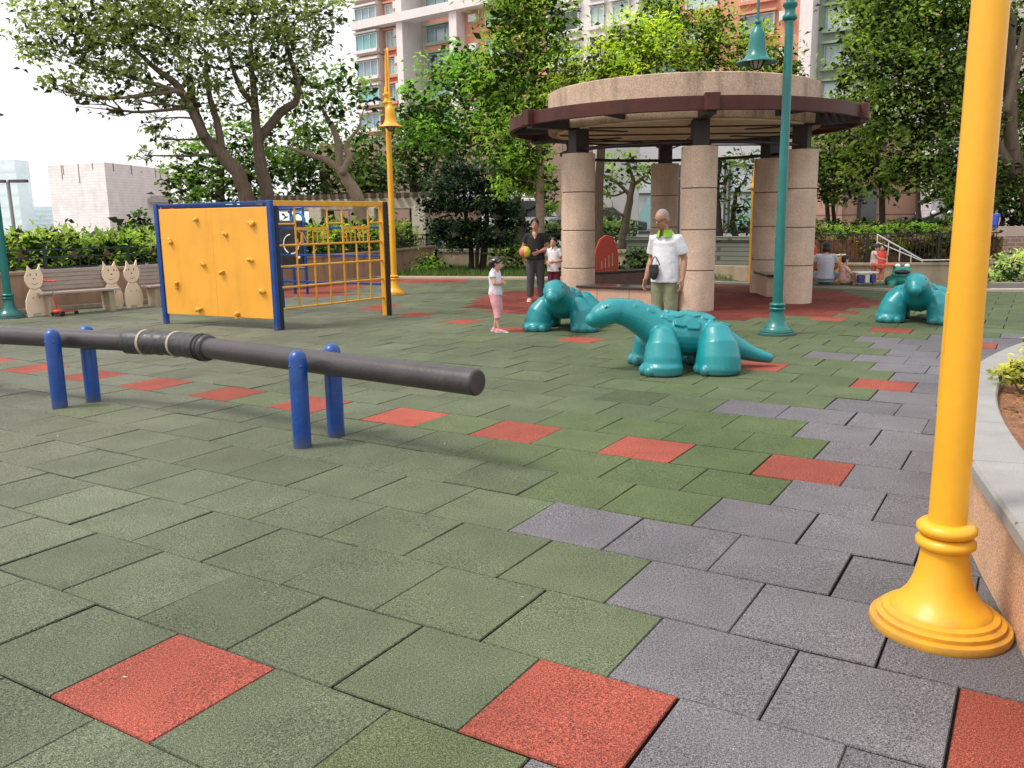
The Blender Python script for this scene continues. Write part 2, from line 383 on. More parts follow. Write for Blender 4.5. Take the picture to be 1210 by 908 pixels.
def tree(name, label, stems, blobs, leaf, cols, bark=M_BARK, seed=1, limbs=True, dens=1., cat='tree', group=None, up=.35, aspect=.5, droop=0, clump=.28, sub=16, inner=.25, twigs=4, limb_r=.05):
    """stems: list of ([points], r0, r1); blobs: (centre, (rx,ry,rz), leaf count)"""
    rng = np.random.default_rng(seed)
    base = Vector(stems[0][0][0]); root = empty(name, base, 0, label, cat, group)
    mb = MB(); nodes_ = []
    for pts, r0, r1 in stems:
        sp = smooth_path([Vector(p)-base for p in pts], 5)
        sp = [p+Vector(rng.normal(0, r0*.07, 3))*(0 if i in (0, len(sp)-1) else 1) for i, p in enumerate(sp)]
        rr = lerp_list([r0*1.15, r0, r0*.5+r1*.5, r1], len(sp))
        mb.tube(sp, rr, 10); nodes_ += list(zip(sp, rr))
    tr = mb.build('trunk', bark, root, smooth=60)
    bl = [(tuple(Vector(c)-base), r, n) for c, r, n in blobs]
    if limbs:
        for c, r, n in bl:
            lm = MB()
            c = Vector(c); cand = [q for q in nodes_ if q[0].z < c.z+.3*r[2]] or nodes_
            q, qr = min(cand, key=lambda t: (t[0]-c).length+.25*abs(t[0].z-(c.z-1)))
            mid = (q+c)/2+Vector(rng.normal(0, .12, 3))*(c-q).length*.6-Vector((0, 0, .08))*(c-q).length
            sp = smooth_path([q, mid, c], 4); r0 = min(qr*.75, limb_r+.012*(c-q).length*1.2)
            lm.tube(sp, lerp_list([r0, r0*.7, r0*.3], len(sp)), 6)
            for _ in range(twigs):
                s0 = sp[int(rng.integers(len(sp)//2, len(sp)))]
                e = c+Vector(rng.normal(0, .55, 3)*np.array(r))
                sp2 = smooth_path([s0, (s0+e)/2+Vector(rng.normal(0, .06, 3)), e], 3)
                lm.tube(sp2, lerp_list([r0*.4, r0*.1], len(sp2)), 5)
            lm.build('limb', bark, root, smooth=60)
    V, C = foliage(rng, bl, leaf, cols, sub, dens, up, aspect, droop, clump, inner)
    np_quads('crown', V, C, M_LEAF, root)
    return root
def shrub(name, label, blobs, leaf, cols, seed=1, cat='shrub', group=None, kind=None, base=None, **k):
    rng = np.random.default_rng(seed)
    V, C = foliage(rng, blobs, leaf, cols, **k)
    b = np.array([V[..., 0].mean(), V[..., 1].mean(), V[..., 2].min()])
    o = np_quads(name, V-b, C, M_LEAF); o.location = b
    return tag(o, label, cat, group, kind)

# ================================================================== SETTING
def struct(name, mb, m, z=0, **k): return tag(mb.build(name, m, **k), kind='structure')
g = MB(); g.box((0, 300, -.30), (1600, 1600, .1)); struct('ground', g, mat('pale_ground', (.30, .29, .27), .9, .1, .05))
# --- rubber tile floor -------------------------------------------------------
YAW, TS = -.54824, .5
GO = np.array([-3.00717, 5.09707])*TS
GU = np.array([math.cos(YAW), math.sin(YAW)])*TS; GV = np.array([-math.sin(YAW), math.cos(YAW)])*TS
PAV = (3.13, 16.28)
HEDGE = [(-13.2, 10.0), (-10.4, 13.1), (-8.55, 15.22), (-6.89, 17.05), (-5.25, 19.68), (-4.28, 21.62), (-3.45, 23.6), (-2.9, 26.0), (-2.4, 28.0)]
KERB = [(-4.2, 23.25), (-2.74, 22.86), (.99, 21.73), (3.2, 21.0), (5.18, 19.18), (6.34, 18.22), (7.39, 17.1), (9.35, 16.6), (13, 16.0)]
def interp_poly(poly, x): return np.interp(x, [p[0] for p in poly], [p[1] for p in poly])
REDS = {(0, 0), (2.5, 1), (5, 2), (2.5, 13), (0, 14), (-2.5, 15), (-5, 16), (-7.5, 17), (-10, 18), (-12.5, 19), (3.5, 19), (1.5, 21), (-.5, 23), (-15, 20), (-15.5, 21)} | {(.5+2*k, 7) for k in range(-9, 2)}
GREY0 = {0: 3, 1: 3.5, 2: 3, 3: 2.5, 4: 1, 5: 2.5, 6: 3, 7: 3.5, 8: 3, 9: 2.5, 10: 1, 11: 2.5, 12: 3, 13: 3.5, 14: 3, 15: 2.5, 16: 1, 17: 3.5, 18: 4, 19: 4.5, 20: 5, 21: 4.5, 22: 5}
rng = np.random.default_rng(3)
TV = []; TF = []; TC = []
def floor_tile(u, v):
    P = GO+GU*(u+.5)+GV*(v+.5); x, y = P
    if x < -14 or x > 14.5 or y < -1.0: return
    if x < -2.4 and x < np.interp(y, [p[1] for p in HEDGE], [p[0] for p in HEDGE])-.4: return
    if y > interp_poly(KERB, x)+.25: return
    t = rng.normal(0, .065)+(rng.uniform(-.14, .05) if rng.random() < .2 else 0)
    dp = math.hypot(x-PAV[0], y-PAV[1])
    dk = interp_poly(KERB, x)-y
    if (u, v) in REDS: c = np.array([.265, .064, .044])*(1+rng.normal(0,.06))
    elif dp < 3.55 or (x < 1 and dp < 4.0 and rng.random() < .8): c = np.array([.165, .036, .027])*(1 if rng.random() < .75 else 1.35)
    elif x < -1.2 and (dk < 1.3 or (x < -3.4 and y > 17.6)): c = np.array([.27, .066, .046])
    elif u >= GREY0.get(v, 3 if v < 0 else 99) or (x > 4.2 and 7.8 < y < 10.6 and v < 22): c = np.array([.155, .147, .158])
    else:
        c = np.array([.100, .128, .066]); w = min(1, max(0, (1.2-x)/5)); c = c*(1-w)+np.array([.142, .150, .110])*w  # glare towards the left is painted into the green tiles
        if rng.random() < .06: c = c*np.array([1.02, 1.08, .90])
        if x > .3 and y < 6.5: c = c*np.array([.90, .96, .78])
    c = c*(1+t*.8)*(np.array([1., 1., 1.]) if (u, v) in REDS else .86)
    g0, z = .0020+abs(rng.normal(0, .0009)), rng.normal(0, .0011); a = g0*TS*2*.5/.5; h = .5*TS
    tx, ty = rng.normal(0, .004, 2); b0 = len(TV); bev = .0035
    uu = GU/TS; vv = GV/TS; P = P+rng.normal(0, .0016, 2); ra = rng.normal(0, .0022); uu = uu*math.cos(ra)+vv*math.sin(ra); vv = np.array([-uu[1], uu[0]])
    for k, (su, sv) in enumerate(((-1, -1), (1, -1), (1, 1), (-1, 1))):
        q = P+uu*su*(h-g0)+vv*sv*(h-g0); TV.append((q[0], q[1], -.03))
    for k, (su, sv) in enumerate(((-1, -1), (1, -1), (1, 1), (-1, 1))):
        q = P+uu*su*(h-g0)+vv*sv*(h-g0); TV.append((q[0], q[1], -.005+z+su*tx*.3+sv*ty*.3))
    for k, (su, sv) in enumerate(((-1, -1), (1, -1), (1, 1), (-1, 1))):
        q = P+uu*su*(h-g0-bev)+vv*sv*(h-g0-bev); TV.append((q[0], q[1], z+su*tx*.3+sv*ty*.3))
    F = [(8, 9, 10, 11)]+[(k, (k+1) % 4, 4+(k+1) % 4, 4+k) for k in range(4)]+[(4+k, 4+(k+1) % 4, 8+(k+1) % 4, 8+k) for k in range(4)]
    for i, f in enumerate(F):
        TF.append(tuple(b0+j for j in f)); TC.append(c if i == 0 else c*(.25 if i < 5 else .75))
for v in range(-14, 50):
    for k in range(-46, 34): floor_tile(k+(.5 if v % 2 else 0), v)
me = bpy.data.meshes.new('rubber_floor'); me.from_pydata(TV, [], TF)
ca = me.color_attributes.new('Col', 'FLOAT_COLOR', 'CORNER'); cc = np.ones((len(TF)*4, 4), np.float32)
cc[:, :3] = np.repeat(np.array(TC), 4, axis=0); ca.data.foreach_set('color', cc.ravel())
tag(put('rubber_floor', me, M_RUB), kind='structure')
b = MB(); b.add([(-30, -4, -.02), (30, -4, -.02), (30, 30, -.02), (-30, 30, -.02)], [(0, 1, 2, 3)])
struct('floor_base', b, mat('dark_joint', (.018, .022, .015), .9))
rl = np.random.default_rng(77); n = 260; gx = rl.uniform(-6, 6, n); gy = 1.6+14*rl.random(n)**1.4; P = np.c_[gx, gy, np.full(n, .0035)]
V = leaf_quads(rl, P, .016, 6, .45, .05); C = np.array([[.45, .40, .30]])*rl.uniform(.25, 1.5, (n, 1))
tag(np_quads('floor_litter', V, C, M_GRASS), 'tiny dry leaf bits and grit scattered over the rubber tiles', 'leaf litter', kind='stuff')
# --- kerbs and lawn ----------------------------------------------------------
k = MB(); k.sweep(KERB[:4], [(.02, -.05), (.02, .06), (.32, .06), (.32, -.05)])
struct('kerb', k, mat('pale_kerb', (.46, .36, .28), .8, .1, 5, speck=.15), bevel=.012)
k = MB(); k.sweep(KERB[3:], [(.02, -.05), (.02, .05), (.25, .05), (.25, -.05)])
struct('kerb', k, mat('pale_kerb2', (.40, .34, .29), .8, .1, 5, speck=.15), bevel=.012)
k = MB(); k.add([(-4.0, 23.5, .05), (3.3, 21.3, .05), (5.2, 19.6, .05), (5.2, 24.2, .05), (3, 27.2, .05), (-2.4, 27.2, .05)], [(0, 1, 2, 3, 4, 5)])
struct('lawn_soil', k, mat('lawn_earth', (.10, .10, .04), .95, .3, 3))
rg = np.random.default_rng(11)
n = 16000; gx = rg.uniform(-3.6, 5.1, n); gy = rg.uniform(19.4, 27, n); kk = (gy > np.interp(gx, [-3.6, 3.3, 5.2], [23.5, 21.5, 19.8])) & (gx > np.interp(gy, [23, 27], [-3.4, -2.5]))
P = np.c_[gx, gy, np.full(n, .05)][kk]; n = len(P); d = rg.normal(0, .25, (n, 3)); d[:, 2] = 1; hgt = rg.uniform(.06, .16, n)[:, None]; sd = np.c_[rg.normal(size=(n, 2)), np.zeros(n)]; sd /= np.linalg.norm(sd, axis=1)[:, None]
V = np.stack([P-sd*.012, P+sd*.012, P+d*hgt+sd*.004, P+d*hgt-sd*.004], 1)
C = np.array([.10, .17, .035])*rg.uniform(.5, 1.5, (n, 1))
tag(np_quads('grass', V, C, M_GRASS), 'short green lawn strip between the kerb and the low brown wall', 'grass', kind='stuff')

# ================================================================== HEDGE WALL, FENCE, HEDGE
def poly_len(poly):
    out = [0]
    for i in range(1, len(poly)): out.append(out[-1]+math.dist(poly[i][:2], poly[i-1][:2]))
    return out
def along(poly, s):
    L = poly_len(poly); s = min(max(s, 0), L[-1]-1e-6)
    for i in range(1, len(L)):
        if s <= L[i]:
            t = (s-L[i-1])/(L[i]-L[i-1]); a = Vector(poly[i-1][:2]); b = Vector(poly[i][:2]); d = (b-a).normalized()
            return a+(b-a)*t, d
def iron_fence(name, label, path, z0, h, step=.15, ornament=True, m=M_IRON, group=None):
    p0 = Vector((path[0][0], path[0][1], z0)); r = empty(name, p0, 0, label, 'fence', group)
    L = poly_len(path)[-1]; n = int(L/step); rails = MB(); bars = MB(); posts = MB(); orn = MB()
    for zz in ([.04, h*.62, h] if ornament else [.05, h]):
        q = []
        for i in range(int(L/.6)+2):
            a, d = along(path, i*.6); q.append(Vector((a.x, a.y, z0+zz))-p0)
        for a, b in zip(q[:-1], q[1:]):
            if (a-b).length > 1e-3: rails.bar(a, b, .03, .025)
    hb = h if not ornament else h*.62
    def parts(nm, mb_, spots, cap=100):
        src = None; spots = sorted(spots, key=lambda q_: q_[0].length if False else (q_[0]+p0).length)
        for q_, an_ in spots[:cap]:
            if src is None: src = mb_.build(nm, ornm if nm == 'ornament' else m, r); c_ = src
            else: c_ = src.copy(); COL.objects.link(c_); c_.parent = r
            c_.location = q_; c_.rotation_euler = (0, 0, an_)
        if len(spots) > cap:
            mm = MB()
            for q_, an_ in spots[cap:]: mm.add([q_+rotz(an_) @ Vector(v) for v in mb_.v], mb_.f)
            tag(mm.build(nm+'s', m, r), kind='stuff')
    ornm = mat('rusty_ornament', (.12, .045, .03), .7)
    sp = []
    for i in range(n+1):
        a, d = along(path, i*step); sp.append((Vector((a.x, a.y, z0))-p0, math.atan2(d.y, d.x)))
    bb = MB(); bb.box((0, 0, (.04+hb)/2), (.014, .014, hb-.04)); parts('bar', bb, sp)
    sp = []; so_ = []
    for i in range(int(L/1.5)+1):
        a, d = along(path, i*1.5); sp.append((Vector((a.x, a.y, z0))-p0, math.atan2(d.y, d.x)))
        for o_ in (.5, 1.1):
            a2, d2 = along(path, i*1.5+o_); so_.append((Vector((a2.x, a2.y, z0+h*.72))-p0, math.atan2(d2.y, d2.x)))
    bb = MB(); bb.box((0, 0, (h+.03)/2), (.045, .045, h+.03)); parts('post', bb, sp)
    if ornament: bb = MB(); bb.box((0, 0, 0), (.10, .02, .10), Matrix.Rotation(PI/4, 3, 'Y')); parts('ornament', bb, so_)
    rails.build('rail', m, r)
    return r
w = MB(); w.sweep(HEDGE, [(0, -.1), (0, .66), (-.03, .66), (-.03, .72), (.34, .72), (.34, -.1)])
tag(w.build('retaining_wall', M_WALL, bevel=.01), 'long brown washed low wall curving behind the benches under the iron fence', 'wall')
w = MB(); w.sweep(HEDGE, [(-.10, .0), (-.10, .08), (-.002, .08), (-.002, 0)]); struct('kerb', w, mat('wall_foot_kerb', (.32, .26, .2), .8, speck=.15), bevel=.01)
fp = [(p[0]-.13, p[1]+.08) for p in HEDGE]
iron_fence('iron_fence', 'dark green ornamental iron fence on the low wall behind the benches', fp, .72, .36)
blobs = []
L = poly_len(HEDGE)[-1]; rr = np.random.default_rng(5)
for i in range(int(L/.55)):
    a, d = along(HEDGE, i*.55); nrm = Vector((-d.y, d.x))
    for row, zc in ((.75, .93), (1.4, 1.08)):
        q = a+nrm*(row+rr.normal(0, .08)); blobs.append(((q.x, q.y, zc+rr.normal(0, .05)), (.42, .42, .36), 230))
shrub('hedge', 'long leafy green hedge growing behind the iron fence and benches', [(c_, r_, int(n_*1.7)) for c_, r_, n_ in blobs], .15, [(.04, .08, .016), (.20, .25, .055)], 8, 'hedge', aspect=.30, up=.1, droop=-.25, clump=.4, inner=.3)
b = MB(); b.sweep(HEDGE, [(.34, -.1), (.34, .55), (3.5, .55), (3.5, -.1)]); struct('hedge_bed', b, M_SOIL)

# ================================================================== CAT BENCHES, SCOOTER
wd = Vector((-6.89+8.55, 17.05-15.22, 0)).normalized()      # direction of the wall
wn = Vector((wd.y, -wd.x, 0))                                # towards the playground
wang = math.atan2(wd.y, wd.x)
def bench(loc, label):
    r = empty('bench', loc, wang, label, 'bench', 'slatted benches along the hedge wall')
    L = 1.32
    for i in range(5):
        m = MB(); m.box((0, .02-i*.012, .455+i*.072), (L, .028, .060)); m.build('back_slat', M_WOOD, r, bevel=.006)
    for i in range(4):
        m = MB(); m.box((0, -.06-i*.095, .385), (L, .085, .035)); m.build('seat_slat', M_WOOD, r, bevel=.006)
    for x in (-.5, .5):
        m = MB(); m.box((x, -.17, .18), (.09, .34, .365)); m.build('support', M_BEIGE, r, bevel=.01)
        m = MB(); m.bar((x, .045, .2), (x, .0, .80), .05, .025); m.build('back_bracket', M_GREYM, r)
    return r
def wallpt(s, off=0, z=0): # s metres along from cat 1
    p = Vector((-8.06, 14.68, 0))+wd*s+wn*off; p.z = z; return p
bench(wallpt(.66, -.02), 'grey slatted bench between cat cut-outs with a red scooter in front')
bench(wallpt(2.50, -.02), 'grey slatted bench nearer the yellow climbing panel, partly hidden by it')
CATO = [(-.13, 0), (-.07, 0), (-.06, .045), (.05, .045), (.06, 0), (.13, 0), (.15, .10), (.155, .20), (.13, .30), (.09, .37), (.06, .42), (.10, .47), (.125, .54), (.125, .62), (.10, .68), (.095, .78), (.055, .70), (-.03, .70), (-.07, .77), (-.09, .67), (-.125, .60), (-.125, .53), (-.10, .46), (-.065, .42), (-.11, .34), (-.145, .24), (-.15, .12)]
def cat(loc, rz, label, flip=1):
    r = empty('cat_cutout', loc, rz, label, 'cat figure', 'plywood cat cut-outs at the benches')
    M = Matrix.Rotation(PI/2, 4, 'X')
    m = MB(); m.prism([(x*flip*1.3, z*1.12) for x, z in CATO], -.012, .012, M); m.build('panel', M_CAT, r, bevel=.006)
    f = MB()
    for x, z, a, c in ((-.05, .63, .011, .024), (.035, .63, .011, .024), (-.008, .565, .016, .012), (-.045, .28, .012, .012), (.045, .28, .012, .012), (-.09, .62, .012, .01)):
        f.ball((x*flip*1.25, -.0125, z*1.12), (a, .004, c), 10, 6)
    f.tube([(-.05*flip, -.013, .555), (-.005, -.013, .535), (.05*flip, -.013, .555)], .004, 6); f.tube([(-.07, -.013, .475), (0, -.013, .455), (.08, -.013, .48)], .004, 6)
    f.build('painted_face', M_CATB, r, smooth=60)
    return r
cat(wallpt(-.02, .12), wang+.25, 'pale plywood cat cut-out beside the teal lamp post, leftmost cat')
cat(wallpt(1.30, .02), wang+.1, 'pale plywood cat cut-out half hidden behind the end of a bench', -1)
cat(wallpt(1.66, .06), wang+.25, 'pale plywood cat cut-out nearest the yellow climbing panel')
r = empty('scooter', wallpt(.22, .40), wang+.3, "child's red three-wheeled scooter standing in front of the slatted bench", 'scooter')
m = MB(); m.prism([(-.05, -.05), (.28, -.04), (.34, 0), (.28, .04), (-.05, .05)], .055, .08); m.build('deck', M_RED, r, bevel=.01)
m = MB(); m.ball((-.02, 0, .085), (.10, .09, .045)); m.build('front_cover', M_RED, r, smooth=60)
m = MB(); m.tube([(-.03, 0, .09), (-.07, 0, .34)], .013, 8); m.build('lower_stem', M_RED, r, smooth=60)
m = MB(); m.tube([(-.07, 0, .34), (-.11, 0, .60)], .010, 8); m.build('upper_stem', M_GREYM, r, smooth=60)
for s in (-1, 1):
    m = MB(); m.tube([(-.11, 0, .60), (-.115, .15*s, .605)], .014, 8); m.build('handlebar_grip', M_RED, r, smooth=60)
    m = MB(); m.tube([(-.03, .11*s-.015, .045), (-.03, .11*s+.015, .045)], .045, 14, 'flat'); m.build('front_wheel', M_BLK, r, smooth=40)
m = MB(); m.tube([(.33, -.012, .035), (.33, .012, .035)], .035, 14, 'flat'); m.build('rear_wheel', M_BLK, r, smooth=40)

# ================================================================== LAMP POSTS
def lamp(loc, rz, m, label, group='bell lamp posts'):
    r = empty('lamp_post', loc, rz, label, 'lamp post', group)
    b = MB(); b.lathe([(.236, 0), (.240, .012), (.236, .030), (.214, .034), (.216, .050), (.197, .056), (.194, .068), (.172, .074), (.166, .086), (.150, .098), (.118, .138), (.098, .188), (.086, .243), (.080, .295), (.080, .312)], 48)
    b.build('base', m, r, smooth=35)
    b = MB()
    for z in (.328, .380): b.lathe([(.068, z-.026), (.086, z-.022), (.100, z-.008), (.100, z+.008), (.086, z+.022), (.068, z+.026)], 40)
    b.build('collar', m, r, smooth=60)
    b = MB(); b.lathe([(.0635, .400), (.0625, .6), (.057, 1.9), (.051, 3.82)], 32, closed=False)
    b.build('pole', m, r, smooth=60)
    b = MB(); ca_ = PI-rz-.20; b.box((.0598*math.cos(ca_), .0598*math.sin(ca_), 1.02), (.003, .030, .40), rotz(ca_)); b.build('access_cover', m, r, bevel=.002)
    b = MB(); b.lathe([(.058, 3.78), (.085, 3.80), (.088, 3.83), (.062, 3.86), (.062, 3.92), (.088, 3.95), (.085, 3.98), (.055, 4.0), (.050, 4.1), (.03, 4.14), (.022, 4.55), (.008, 4.75), (.002, 4.8)], 28)
    b.build('finial', m, r, smooth=50)
    b = MB(); pts = [(.05, 0, 4.05), (.09, 0, 4.4), (.17, 0, 4.72), (.28, 0, 4.78), (.36, 0, 4.62), (.38, 0, 4.3), (.38, 0, 3.75)]
    b.tube(smooth_path(pts, 5), .018, 10); b.tube([(.055, 0, 4.3), (.372, 0, 4.42)], .010, 8); b.build('arm', m, r, smooth=60)
    l = MB(); l.lathe([(.02, 3.80), (.035, 3.79), (.04, 3.765), (.025, 3.745), (.045, 3.73), (.045, 3.71), (.062, 3.69), (.088, 3.64), (.098, 3.56), (.104, 3.47), (.125, 3.40), (.155, 3.355), (.245, 3.315), (.248, 3.305), (.15, 3.34), (.11, 3.38), (.09, 3.45)], 36, (.38, 0, 0), closed=False)
    sh = l.build('lamp_shade', m, r, smooth=50)
    gl = MB(); gl.ball((.38, 0, 3.34), (.088, .088, .11), 18, 10); gl.build('lamp_glass', mat('frosted_lamp_glass', (.35, .34, .30), .25), sh, smooth=60)
    c = MB()
    for k in range(4):
        a = k*PI/4; pp = [(.38+.094*math.cos(t)*math.cos(a), .094*math.cos(t)*math.sin(a), 3.34+.116*math.sin(t)) for t in np.linspace(-PI, 0, 9)]
        c.tube(pp, .006, 5)
    c.build('lamp_cage', M_DBROWN, sh, smooth=60)
    return r
lamp((1.548, 2.94, 0), math.radians(25), M_YEL, 'large yellow lamp post on a stepped round base in the right foreground by the planter')
lamp((3.39, 10.98, 0), PI, M_TEAL, 'teal lamp post with a hanging bell lamp standing in front of the pavilion')
lamp((-2.40, 17.95, 0), math.radians(-75), M_YEL, 'slim yellow lamp post with bell lamp behind the golden climbing grid')
lamp((-8.36, 14.42, 0), math.radians(118), M_TEAL, 'teal lamp post cut off by the left edge beside the cat bench')
r = empty('yellow_pole', (5.36, 19.4, 0), 0, 'thin plain yellow pole with pointed tip seen between pavilion columns', 'pole')
b = MB(); b.lathe([(.075, 0), (.07, .12), (.052, .16), (.050, 2.05)], 20); b.build('shaft', M_YEL, r, smooth=50)
b = MB(); b.lathe([(.05, 2.05), (.08, 2.08), (.08, 2.12), (.055, 2.15), (.05, 2.25), (.03, 2.4), (.008, 2.62)], 20); b.build('tip', M_YEL, r, smooth=50)

# ================================================================== BALANCE BEAM
r = empty('balance_beam', (-2.66, 6.82, 0), 0, 'long dark rubber-covered balance log resting between pairs of blue posts', 'balance beam')
o = Vector((-2.66, 6.82, 0)); J = Vector((0, 0, .555))
A = Vector((-5.7, 8.02, .56))-o; B = Vector((-.20, 4.985, .55))-o
m = MB(); m.tube([A, J], .080, 28, 'flat'); m.build('log', M_BEAM, r, smooth=40, bevel=.01)
m = MB(); m.tube([J, B], .080, 28, 'flat'); m.build('log', M_BEAM, r, smooth=40, bevel=.012)
dA = (A-J).normalized(); dB = (B-J).normalized()
pts = smooth_path([J+dA*.52, J+dA*.25, J, J+dB*.25, J+dB*.44], 8); n = len(pts)
rad = [.096+.004*math.sin(i*1.9)+(.006 if i in (2, 3, n-4, n-3) else 0) for i in range(n)]; rad[0] = .086; rad[-1] = .088
m = MB(); m.tube(pts, rad, 28, 'flat'); sl = m.build('rubber_sleeve', M_SLEEVE, r, smooth=60)
for t in (6, 16):
    p = Vector(pts[t]); d = (Vector(pts[t+1])-p).normalized(); m = MB(); m.tube([p-d*.012, p, p+d*.012], [.100, .1045, .100], 28, 'flat'); m.build('tape_band', M_TAN, sl, smooth=60)
for t in (n-6, n-4):
    p = Vector(pts[t]); d = (Vector(pts[t+1])-p).normalized(); m = MB(); m.tube([p-d*.010, p, p+d*.010], [.101, .108, .101], 28, 'flat'); m.build('clamp_ring', M_BLK, sl, smooth=60)
for x, y in ((-3.77, 7.06), (-3.60, 7.29), (-1.42, 5.665), (-1.25, 5.955), (-5.45, 7.78), (-5.25, 8.10)):
    q = Vector((x, y, 0))-o; m = MB(); m.tube([q+Vector((0, 0, -.02)), q+Vector((0, 0, .600))], .0605, 24, 'round', ends=(0, 1)); p = m.build('post', M_BLUE, r, smooth=50)
    m = MB()
    for a in (.6, 2.2, 3.9, 5.3): m.ball(q+Vector((.058*math.cos(a), .058*math.sin(a), .555)), .010, 8, 6)
    m.build('rivets', M_BLUE, p, smooth=60)

# ================================================================== CLIMBING FRAME
Ac = Vector((-5.28, 13.22, 0)); Bc = Vector((-3.30, 12.17, 0)); Cc = Vector((-2.02, 13.97, 0)); Dc = Vector((-3.99, 15.10, 0)); H = 1.80
r = empty('climbing_gym', (Ac+Bc+Cc+Dc)/4, 0, 'square climbing frame with a yellow grip panel and a golden bar grid', 'climbing frame'); o = Vector(r.location)
def frame_r(a, b): return math.atan2((b-a).y, (b-a).x)
ang = frame_r(Ac, Bc)
for p in (Ac, Bc, Dc):
    m = MB(); m.box(p-o+Vector((0, 0, H/2)), (.072, .072, H), rotz(ang)); m.build('post', M_NAVY if p is Dc else M_BLUE, r, bevel=.008)
m = MB(); m.box(Cc-o+Vector((0, 0, H/2)), (.085, .085, H), rotz(ang)); m.build('post', M_GOLD, r, bevel=.008)
e = (Cc-Bc).normalized(); ne = Vector((e.y, -e.x, 0))
for p, s in ((Bc, 1), (Cc, 1)):      # black backing posts next to the coloured ones
    m = MB(); m.box(p-o+e*(.075 if p is Bc else -.0)+ne*(0.0 if p is Bc else .075)+Vector((0, 0, H/2-.003)), (.058, .058, H-.006), rotz(frame_r(Bc, Cc))); m.build('black_strip', M_BLK, r, bevel=.005)
u = (Bc-Ac).normalized(); nA = Vector((u.y, -u.x, 0)); mid = (Ac+Bc)/2-o
L = (Bc-Ac).length-.10
m = MB(); m.box(mid+Vector((0, 0, .935)), (L, .03, 1.56), rotz(ang)); pan = m.build('grip_panel', M_PANEL, r, bevel=.006)
m = MB(); m.box(mid+nA*.0152+Vector((0, 0, .935)), (.004, .003, 1.55), rotz(ang)); m.build('panel_seam', mat('panel_seam_yellow', (.84, .38, .034), .5), pan)
# grips, from positions across the panel (fraction along, height)
for i, (t, z) in enumerate(((.37, 1.57), (.87, 1.50), (.62, 1.34), (.10, 1.24), (.83, .98), (.40, .93), (.57, .80), (.13, .60), (.92, .55), (.32, .24), (.68, .21))):
    q = Ac-o+u*(.05+t*L)+nA*.03+Vector((0, 0, z)); m = MB(); rs = np.random.default_rng(40+i)
    for _ in range(4): m.ball(q+u*rs.normal(0, .026)+nA*abs(rs.normal(0, .012))+Vector((0, 0, rs.normal(0, .020))), (rs.uniform(.022, .044), .026, rs.uniform(.016, .034)), 12, 8, rotz(ang) @ Matrix.Rotation(rs.uniform(-.8, .8), 3, 'Y'))
    m.build('climbing_grip', M_HOLD, pan, me=remesh(m, .006, 2), smooth=180)
m = MB(); m.bar(Ac-o+Vector((0, 0, H-.025)), Bc-o+Vector((0, 0, H-.018)), .034, .030); m.build('top_rail', M_BLUE, r, bevel=.005)
# golden grid side
bars = [(1.475, .020), (1.18, .022), (.885, .022), (.59, .022), (.29, .026)]
Lg = (Cc-Bc).length
def gpt(t, z): return Bc-o+e*(.11+t*(Lg-.16))+Vector((0, 0, z))
m = MB(); m.bar(gpt(-.06, H-.04), gpt(1.03, H-.04), .06, .075); m.build('top_rail', M_GOLD, r, bevel=.006)
for z, w in bars[1:]:
    m = MB(); m.tube([gpt(0, z), gpt(1, z)], .016, 10); m.build('grid_bar', M_GOLD, r, smooth=60)
ts = [.155, .315, .455, .60, .735, .87]
for i, t in enumerate(ts):
    for z0, z1 in (((.29, H-.07) if i in (0, 2, 3, 5) else (.29, 1.18)),):
        m = MB(); m.tube([gpt(t, z0), gpt(t, z1)], .0145, 10); m.build('grid_bar', M_GOLD, r, smooth=60)
for a, b_ in ((0, .155), (.455, .60), (.87, 1.0)):
    m = MB(); m.tube([gpt(a, 1.475), gpt(b_, 1.475)], .0145, 10); m.build('grid_bar', M_GOLD, r, smooth=60)
# the two lettered plates of the grid: bent rods that read as capital letters
def rods(name, t0, t1, strokes):
    m = MB(); m.bar(gpt(t0, 1.405), gpt(t1, 1.405), .02, .045)
    for s in strokes: m.tube([gpt(t0+(t1-t0)*a, z) for a, z in s], .009, 7)
    m.build(name, M_GOLD, r, smooth=40)
z0, z1 = 1.185, 1.385
rods('letter_rods', ts[0], ts[2], [[(.05, z0), (.05, z0+.07)], [(.03, z0+.02), (.08, z0), (.15, z0+.03), (.17, z1-.03)], [(.17, z1-.03), (.08, z1-.02)], [(.20, z0), (.20, z1-.03)], [(.36, z0), (.20, z1-.03)], [(.36, z0), (.36, z1)], [(.52, z0), (.52, z1-.02)], [(.66, z0), (.66, z1-.02)], [(.60, z1-.03), (.78, z1-.03)], [(.84, z0), (.84, z1-.02)], [(.84, z1-.06), (.96, z1-.06)], [(.84, z0+.09), (.96, z0+.09)]])
rods('letter_rods', ts[3], ts[5], [[(.14, z0), (.14, z1-.02)], [(.04, z0+.08), (.14, z0+.08)], [(.04, z0), (.04, z1-.03)], [(.30, z0), (.30, z1-.05), (.25, z1-.02)], [(.46, z0), (.47, z1-.04), (.42, z1-.01)], [(.62, z0), (.62, z1-.02)], [(.78, z0), (.78, z1-.02)], [(.82, z1-.07), (.88, z1-.03), (.94, z1-.06)], [(.95, z0), (.95, z1-.02)]])
